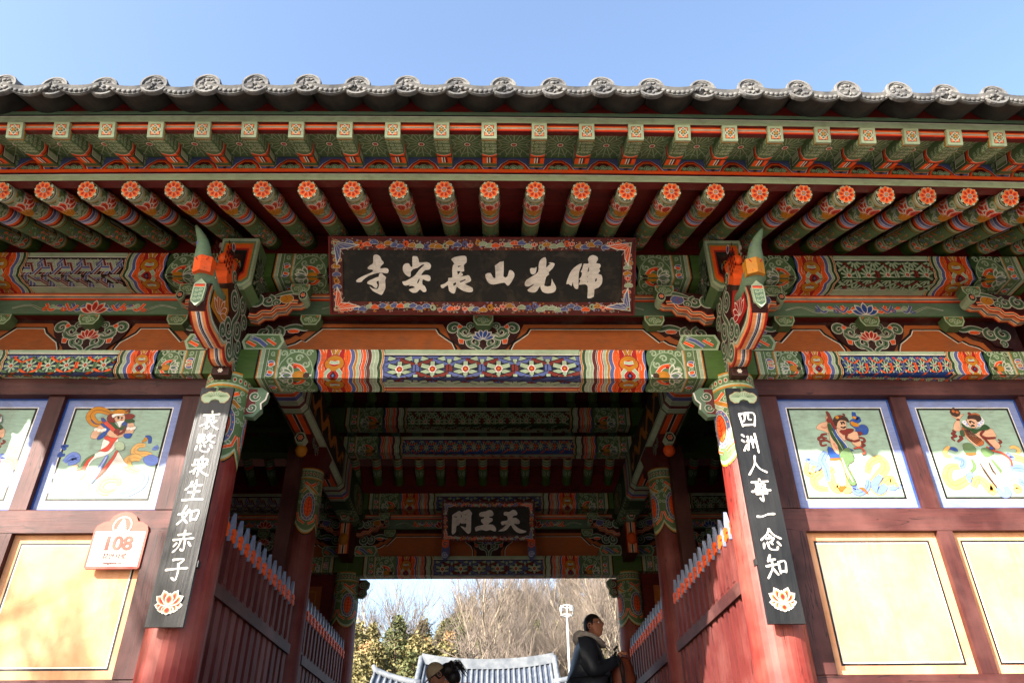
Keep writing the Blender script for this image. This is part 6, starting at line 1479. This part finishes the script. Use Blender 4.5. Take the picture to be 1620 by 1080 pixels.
# hall roof below the trees
hall = empty('temple_hall', (-.3, 33, -.3), 'temple hall with a curving blue-grey tiled roof beyond the gate', 'building')
def ridge_z(x): return 6.35+.26*(abs(x)/3.05)**2.2
hw_ = 3.05
g = Geo(); n = 16
def slope_pt(x, t): # t 0 ridge .. 1 eave, sagging roof
    zr = ridge_z(x)-.12; return V((x*(1+.02*t), -4.2*t, zr-(2.75*t-.5*t*(1-t)*-1.2)-.35*t*(1-abs(x)/hw_)**2*0))
m_ = 8
for i in range(n):
    xa, xb = -hw_+2*hw_*i/n, -hw_+2*hw_*(i+1)/n
    for j in range(m_): g.face([slope_pt(xa, j/m_), slope_pt(xb, j/m_), slope_pt(xb, (j+1)/m_), slope_pt(xa, (j+1)/m_)], 'GY', 'farroof')
    g.face([slope_pt(xa, 0), slope_pt(xb, 0), V((xb, 4.2, 3.6)), V((xa, 4.2, 3.6))], 'GY', 'farroof')
g.build('roof', hall)
g = Geo(); g.tube([slope_pt(0, j/m_)+V((0, 0, .02)) for j in range(m_+1)], .068, 6, 'GY', 'farroof2'); tr = g.build('tile_row', hall); k_ = 25
for i in range(k_):
    x = -hw_+.12+(2*hw_-.24)*i/(k_-1); c_ = tr if i == 0 else copy(tr, hall); c_.location = (x, 0, ridge_z(x)-ridge_z(0))
g = Geo(); P = [(-hw_-.05+2*(hw_+.05)*i/16) for i in range(17)]
for i in range(16):
    a, b = P[i], P[i+1]
    for y0, y1, h0, h1 in ((-.16, .16, -.15, .12), (-.12, .12, .12, .3)):
        za, zb = ridge_z(a), ridge_z(b); c = [V((a, y0, za+h0)), V((b, y0, zb+h0)), V((b, y1, zb+h0)), V((a, y1, za+h0)), V((a, y0, za+h1)), V((b, y0, zb+h1)), V((b, y1, zb+h1)), V((a, y1, za+h1))]
        for q in ((0, 1, 5, 4), (2, 3, 7, 6), (4, 5, 6, 7), (0, 4, 7, 3), (1, 2, 6, 5)): g.face([c[k] for k in q], 'GY', 'farroof2')
g.build('ridge', hall)
for d in (-1, 1):
    g = Geo(); pts = [slope_pt(d*hw_, j/6*.62)+V((d*.08, 0, .14)) for j in range(7)]; pts[0].z += .12
    g.tube(pts, [.13]*7, 6, 'GY', 'farroof2'); g.build('gable_ridge', hall)
    g = Geo(); g.face([V((d*hw_, 0, ridge_z(hw_)-.1)), slope_pt(d*hw_, .62), V((d*hw_, 3, 4.4))], 'DM'); g.build('gable', hall)
    # lower hip roof sweeping sideways
    hip = Geo()
    def hp(u, t): return V((d*(hw_-.1+2.1*u), -1.7-2.9*t+.4*u, 5.55+.35*u**2-1.9*t-.25*(1-u)))
    for i in range(6):
        for j in range(6): hip.face([hp(i/6, j/6), hp((i+1)/6, j/6), hp((i+1)/6, (j+1)/6), hp(i/6, (j+1)/6)], 'GY', 'farroof')
    hip.build('hip_roof', hall)
    g = Geo(); g.tube([hp(0, t_/5)+V((0, 0, .03)) for t_ in range(6)], .068, 6, 'GY', 'farroof2'); hr = g.build('tile_row', hall)
    for i in range(9):
        u = i/8; c_ = hr if i == 0 else copy(hr, hall); c_.location = hp(u, 0)-hp(0, 0)
    g = Geo(); g.tube([hp(u/6, 0)+V((0, 0, .1)) for u in range(7)]+[hp(1, 0)+V((d*.12, 0, .32))], [.15]*7+[.08], 6, 'GY', 'farroof2'); g.build('hip_ridge', hall)
g = Geo(); g.box(-4.4, 4.4, -3.4, 3.4, 0, 3.6, 'MR', 'maroon'); g.build('walls', hall)
# floodlight pole
p = empty('floodlight_pole', (4.15, 40, .1), 'white steel floodlight pole with a ring of lamps at its top', 'lamp post')
g = Geo(); g.tube([V((0, 0, 0)), V((0, 0, 5.5)), V((0, 0, 10.2))], [.085, .07, .055], 10, 'GY', 'steel'); g.build('pole', p)
g = Geo()
for zz in (9.75, 10.25): g.tube([V((.34*cos(a*pi/6), .34*sin(a*pi/6), zz)) for a in range(13)], .03, 5, 'GY', 'steel', caps=False)
for a in range(4): g.tube([V((0, 0, 9.75)), V((.34*cos(a*pi/2), .34*sin(a*pi/2), 9.75)), V((.34*cos(a*pi/2), .34*sin(a*pi/2), 10.3))], .025, 5, 'GY', 'steel')
g.build('lamp_ring', p)
for a in range(4):
    g = Geo(); g.prism([(.09*cos(k*pi/4), .09*sin(k*pi/4)) for k in range(8)], V((.34*cos(a*pi/2+.7), .34*sin(a*pi/2+.7), 10.15)), V((cos(a*pi/2+.7), sin(a*pi/2+.7), -.5)).normalized(), V((-sin(a*pi/2+.7), cos(a*pi/2+.7), 0)), V((0, 0, 1)), .16, 'GY', 'steel'); g.build('floodlight', p)

# the bare tree in the forecourt whose shade falls on the left half of the gate
def place_shade(seed, target, dist, H, s_, label, **k):
    e = bare_tree('bare_tree', seed, label, None, H=H, **k)
    c = V(target)+sun_dir*dist; e.location = (c.x, c.y, -1.6); e.scale = (s_,)*3; return e

# ------------------------------------------------------------------ people
def skin_mesh(name, joints, bones, mat, parent, sub=2):
    """joints: {key:(x,y,z,rx,ry)}; one continuous skinned surface"""
    me = bpy.data.meshes.new(name); keys = list(joints); me.from_pydata([joints[k][:3] for k in keys], [(keys.index(a), keys.index(b)) for a, b in bones], [])
    o = bpy.data.objects.new(name, me); COL.objects.link(o)
    m = o.modifiers.new('s', 'SKIN'); m.use_smooth_shade = True
    for i, k in enumerate(keys): me.skin_vertices[0].data[i].radius = (joints[k][3], joints[k][4] if len(joints[k]) > 4 else joints[k][3])
    me.skin_vertices[0].data[0].use_root = True
    o.modifiers.new('b', 'SUBSURF').levels = sub
    bpy.context.view_layer.update()
    nm = bpy.data.meshes.new_from_object(o.evaluated_get(bpy.context.evaluated_depsgraph_get())); bpy.data.objects.remove(o); nm.name = name
    nm.materials.clear(); nm.materials.append(M[mat])
    for p_ in nm.polygons: p_.use_smooth = True; p_.material_index = 0
    q = bpy.data.objects.new(name, nm); COL.objects.link(q); q.parent = parent; return q
def hand(parent, w, d, up, curl_, s_=1, name='hand'):
    """palm with five unequal bent fingers; w wrist, d pointing direction, up = back-of-hand direction"""
    w, d, up = V(w), V(d).normalized(), V(up).normalized(); side = d.cross(up).normalized(); g = Geo()
    J = {'w': (*w, .024*s_, .018*s_)}; B = []
    J['p'] = (*(w+d*.05*s_), .034*s_, .016*s_); B.append(('w', 'p')); me = None
    o = skin_mesh(name, J, B, 'skin', parent, 2)
    for i, (off, L) in enumerate(((-.028, .066), (-.0095, .077), (.0095, .073), (.027, .058))):
        b = w+d*.07*s_+side*off*s_; a1 = d; pts = [b-d*.02*s_, b]
        ang = 0
        for k, f in enumerate((.45, .32, .23)):
            ang += curl_*(.8+.1*i); dd = d*cos(ang)-up*sin(ang); pts.append(pts[-1]+dd*L*f*s_)
        gf = Geo(); gf.tube(pts, [.0095*s_, .0095*s_, .009*s_, .008*s_, .0055*s_], 7, 'SK', 'skin'); f_ = gf.build('finger', parent)
    pts = [w+d*.015*s_+side*-.02*s_, w+d*.045*s_-side*.045*s_-up*.008*s_, w+d*.07*s_-side*.052*s_-up*.02*s_, w+d*.09*s_-side*.045*s_-up*.03*s_]
    gf = Geo(); gf.tube(pts, [.012*s_, .0115*s_, .010*s_, .006*s_], 7, 'SK', 'skin'); gf.build('thumb', parent)
def head(parent, c, yaw, pitch, s_=1.0, mat='skin', name='head'):
    """head with brow, nose, lips, ears; looks along yaw (0 = +x) with pitch up"""
    M_ = Matrix.Translation(V(c)) @ Matrix.Rotation(yaw, 4, 'Z') @ Matrix.Rotation(-pitch, 4, 'Y') @ Matrix.Scale(s_, 4)
    g = Geo(); n, m = 28, 22; base = 0
    for i in range(m+1):
        th = pi*i/m; z = cos(th)
        for k in range(n):
            a = 2*pi*k/n; x, y = sin(th)*cos(a), sin(th)*sin(a)
            px, py, pz = x*.098, y*.078, z*.122
            if pz < -.02: f = (pz+.02)/-.1; px *= 1-.12*f; py *= 1-.42*f; px += .018*f
            if x > 0:
                w = math.exp(-(y/.22)**2)
                px += w*(.026*math.exp(-((pz+.012)/.018)**2)+.012*math.exp(-((pz-.012)/.02)**2)) * (1 if True else 0)
                px += math.exp(-(y/.45)**2)*(.008*math.exp(-((pz-.035)/.012)**2)+.011*math.exp(-((pz+.055)/.008)**2)+.01*math.exp(-((pz+.07)/.008)**2)+.014*math.exp(-((pz+.1)/.014)**2))
                for sg in (-1, 1): px -= .013*math.exp(-((y-sg*.42)/.2)**2-((pz-.014)/.014)**2)
            g.v.append(M_ @ V((px, py, pz)))
    for i in range(m):
        for k in range(n): g.f.append((i*n+k, (i+1)*n+k, (i+1)*n+(k+1) % n, i*n+(k+1) % n)); g.c.append('SK'); g.m.append(mat); g.smooth.append(True)
    for sg in (-1, 1):
        P = [M_ @ V((-.005+.02*cos(t), sg*.082, -.005+.032*sin(t))) for t in [2*pi*i/8 for i in range(9)]]; g.tube(P, .008*s_, 5, 'SK', mat, caps=False); g.ball(M_ @ V((.0, sg*.077, -.005)), .014*s_, 6, 5, 'SK', mat)
        e_ = M_ @ V((.083, sg*.031, .014)); g.ball(e_, .011*s_, 8, 6, 'WH'); g.ball(M_ @ V((.0925, sg*.031, .014)), .0045*s_, 6, 5, 'BK')
    return g.build(name, parent), M_

def hairshell(parent, M_, cut, thick=1.09, back=0):
    g = Geo(); n, m = 30, 16
    for i in range(m+1):
        th = pi*.62*i/m
        for k in range(n):
            a = 2*pi*k/n; x, y, z = sin(th)*cos(a), sin(th)*sin(a), cos(th)
            lim = cut if x > .35 else (cut-.5 if x > -.1 else cut-1.0)
            zz = max(z, lim); r = thick+.012*sin(a*9+i)+(-.1 if z < lim else 0)
            g.v.append(M_ @ V((x*.101*r-.003, y*.081*r, zz*.124*r+.002)))
    for i in range(m):
        for k in range(n): g.f.append((i*n+k, (i+1)*n+k, (i+1)*n+(k+1) % n, i*n+(k+1) % n)); g.c.append('BK'); g.m.append('hair'); g.smooth.append(True)
    return g.build('hair', parent)

# man with glasses and a rust-orange backpack held on his chest
man = empty('person', (1.16, 3.82, .115), 'standing person in a dark padded coat and glasses holding a rust-orange backpack to their chest', 'person')
z0 = 0
hd, HM = head(man, (.03, 0, 1.685), radians(-32), radians(12), 1.04); hairshell(man, HM, .46, 1.08)
g = Geo()
for sg in (-1, 1):
    P = [HM @ V((.105, sg*.032+.026*cos(t), .016+.019*sin(t))) for t in [2*pi*i/12 for i in range(13)]]; g.tube(P, .0022, 5, 'BK', 'iron', caps=False)
    g.tube([HM @ V((.105, sg*.058, .02)), HM @ V((.06, sg*.084, .016)), HM @ V((.0, sg*.088, .012))], .0022, 5, 'BK', 'iron')
g.tube([HM @ V((.105, -.008, .02)), HM @ V((.108, 0, .023)), HM @ V((.105, .008, .02))], .0022, 5, 'BK', 'iron'); g.build('glasses', man)
skin_mesh('neck', {'a': (-.02, 0, 1.46, .06), 'b': (.0, 0, 1.6, .056)}, [('a', 'b')], 'skin', man)
J = dict(pel=(-.05, 0, .93, .23, .21), sp=(-.07, 0, 1.14, .25, .22), ch=(-.08, 0, 1.38, .24, .2), nk=(-.04, 0, 1.56, .1, .1),
         ls=(-.08, .23, 1.44, .11, .11), le=(-.05, .27, 1.17, .1, .1), lw=(.17, .15, 1.27, .07, .07), lw2=(.25, .11, 1.33, .05, .05),
         rs=(-.08, -.23, 1.44, .11, .11), re=(-.05, -.29, 1.17, .1, .1), rw=(.17, -.16, 1.27, .07, .07), rw2=(.26, -.1, 1.34, .05, .05), hem=(-.02, 0, .78, .19, .15))
skin_mesh('coat', J, [('pel', 'sp'), ('sp', 'ch'), ('ch', 'nk'), ('ch', 'ls'), ('ls', 'le'), ('le', 'lw'), ('lw', 'lw2'), ('ch', 'rs'), ('rs', 're'), ('re', 'rw'), ('rw', 'rw2'), ('pel', 'hem')], 'coat', man)
J = dict(h=(-.02, 0, .84, .13), lk=(.0, .1, .46, .08), la=(-.02, .11, .09, .055), lt=(.13, .12, .04, .045), rk=(.0, -.1, .46, .08), ra=(-.02, -.11, .09, .055), rt=(.13, -.12, .04, .045), lh=(-.02, .1, .8, .11), rh=(-.02, -.1, .8, .11))
skin_mesh('trousers', J, [('h', 'lh'), ('lh', 'lk'), ('lk', 'la'), ('la', 'lt'), ('h', 'rh'), ('rh', 'rk'), ('rk', 'ra'), ('ra', 'rt')], 'denim', man)
g = Geo(); g.tube(smooth([(-.14, 0, 1.6), (-.11, .11, 1.59), (.0, .125, 1.555), (.09, .06, 1.51), (.12, 0, 1.49), (.09, -.06, 1.51), (.0, -.125, 1.555), (-.11, -.11, 1.59), (-.14, 0, 1.6)], 3), .034, 8, 'GY', 'hood', caps=False)
g.ball((-.13, 0, 1.56), (.08, .13, .085), 10, 7, 'GY', 'hood'); g.build('hood', man)
for sg in (-1, 1): g = Geo(); g.tube(smooth([(.13, sg*.05, 1.49), (.19, sg*.06, 1.44), (.21, sg*.055, 1.34)], 3), .006, 6, 'CR', 'hood'); g.build('drawstring', man)
hand(man, (.27, -.1, 1.35), (.75, .15, .6), (-.3, -.6, .5), .55); hand(man, (.26, .1, 1.335), (.85, -.2, .35), (-.2, .6, .6), .6)
bp = empty('backpack', (1.16+.30, 3.79, .115+1.06), 'rust-orange backpack hugged against the chest of the standing person', 'backpack')
g = Geo(); pr_ = smooth([(-.1, -.22), (.08, -.24), (.14, -.12), (.15, .08), (.12, .24), (.04, .33), (-.05, .33), (-.1, .2)], 3, True)
J = dict(a=(.0, 0, -.2, .105, .14), b=(.02, 0, .0, .125, .155), c=(.01, 0, .18, .11, .14), d=(-.02, 0, .32, .07, .1))
skin_mesh('bag', J, [('a', 'b'), ('b', 'c'), ('c', 'd')], 'pack', bp)
J = dict(a=(.12, 0, -.14, .05, .1), b=(.135, 0, .03, .05, .1)); skin_mesh('front_pocket', J, [('a', 'b')], 'pack', bp)
for sg in (-1, 1): g = Geo(); g.tube(smooth([(-.06, sg*.08, .34), (-.12, sg*.1, .2), (-.13, sg*.1, .0), (-.08, sg*.09, -.2)], 4), .014, 6, 'BK', 'blacktop'); g.build('strap', bp)
for sg in (-1, 1): g = Geo(); g.tube(smooth([(-.05, -.13, .3), (.0, -.165+.0*sg, .16*sg), (-.02, -.15, -.2)], 4), .009, 6, 'BK', 'blacktop'); g.build('side_strap', bp)
g = Geo(); g.tube(smooth([(-.06, -.05, .38), (-.03, 0, .41), (-.06, .05, .38)], 4), .012, 6, 'BK', 'blacktop'); g.build('grab_handle', bp)
g = Geo(); g.tube(smooth([(.13, -.12, .1), (.155, 0, .14), (.13, .12, .1)], 4), .004, 5, 'BK', 'iron'); g.build('zip', bp)

# woman stooping in a beige cap
wom = empty('person', (-.42, 4.0, .115), 'stooping person in a beige cap with dark tied hair and a black top', 'person', rz=.25)
hd, HM = head(wom, (-.12, 0, 1.22), radians(180), radians(-38), .95); hairshell(wom, HM, .1, 1.1)
g = Geo(); n, m = 24, 8
for i in range(m+1):
    th = pi*.47*i/m
    for k in range(n): a = 2*pi*k/n; g.v.append(HM @ V((sin(th)*cos(a)*.117, sin(th)*sin(a)*.1, cos(th)*.14+.012)))
for i in range(m):
    for k in range(n): g.f.append((i*n+k, (i+1)*n+k, (i+1)*n+(k+1) % n, i*n+(k+1) % n)); g.c.append('CR'); g.m.append('cap'); g.smooth.append(True)
for k in range(8):
    a0, a1 = -.9+1.8*k/8, -.9+1.8*(k+1)/8; q = [V((.112*cos(a0), .098*sin(a0), .03)), V((.112*cos(a1), .098*sin(a1), .03)), V((.112*cos(a1)+.075*cos(a1)**.5, .098*sin(a1)*1.05, .012)), V((.112*cos(a0)+.075*cos(a0)**.5, .098*sin(a0)*1.05, .012))]
    g.face([HM @ p_ for p_ in q], 'CR', 'cap'); g.face([HM @ (p_+V((0, 0, .006))) for p_ in q], 'CR', 'cap')
g.build('cap', wom)
g = Geo(); rn = random.Random(3)
g.ball((.0, 0, 1.27), (.1, .095, .085), 12, 8, 'BK', 'hair'); g.ball((.06, .0, 1.2), (.085, .085, .09), 12, 8, 'BK', 'hair')
for i in range(46):
    a = rn.uniform(0, 2*pi); s_ = V((.0+.07*cos(a), rn.uniform(-.07, .07), 1.27+.06*abs(sin(a)))); g.tube([s_, s_+V((.06, rn.uniform(-.03, .03), .035+rn.uniform(-.02, .02))), s_+V((.13+rn.uniform(0, .04), rn.uniform(-.04, .04), rn.uniform(-.12, -.02)))], [.008, .006, .001], 4, 'BK', 'hair')
g.build('tied_hair', wom)
skin_mesh('neck', {'a': (.06, 0, 1.07, .055), 'b': (-.06, 0, 1.16, .05)}, [('a', 'b')], 'skin', wom)
J = dict(pel=(.34, 0, .8, .15, .13), sp=(.27, 0, .92, .13, .12), ch=(.14, 0, 1.04, .15, .12), nk=(.06, 0, 1.1, .07, .06))
skin_mesh('top', J, [('pel', 'sp'), ('sp', 'ch'), ('ch', 'nk')], 'blacktop', wom)
J = dict(c=(.17, 0, 1.03, .1), ls=(.1, .16, 1.05, .075), le=(.06, .2, .8, .05), lw=(-.12, .1, .76, .036), rs=(.1, -.16, 1.05, .075), re=(.06, -.2, .8, .05), rw=(-.12, -.1, .76, .036))
skin_mesh('sleeves', J, [('c', 'ls'), ('ls', 'le'), ('le', 'lw'), ('c', 'rs'), ('rs', 're'), ('re', 'rw')], 'pinktop', wom)
J = dict(h=(.35, 0, .78, .14), lh=(.35, .09, .72, .11), lk=(.24, .1, .42, .075), la=(.3, .1, .09, .05), lt=(.18, .1, .04, .042), rh=(.35, -.09, .72, .11), rk=(.24, -.1, .42, .075), ra=(.3, -.1, .09, .05), rt=(.18, -.1, .04, .042))
skin_mesh('trousers', J, [('h', 'lh'), ('lh', 'lk'), ('lk', 'la'), ('la', 'lt'), ('h', 'rh'), ('rh', 'rk'), ('rk', 'ra'), ('ra', 'rt')], 'denim', wom)
hand(wom, (-.12, .1, .76), (-1, -.3, 0), (0, 0, 1), .5); hand(wom, (-.12, -.1, .76), (-1, .3, 0), (0, 0, 1), .5)
# forecourt trees (behind the camera) that dapple the left wall
place_shade(5, (-2.2, 0, 1.5), 10, 7, 1.0, 'bare tree standing in the forecourt left of the steps', r0=.3, spread=.5, lv=4, first=.4)
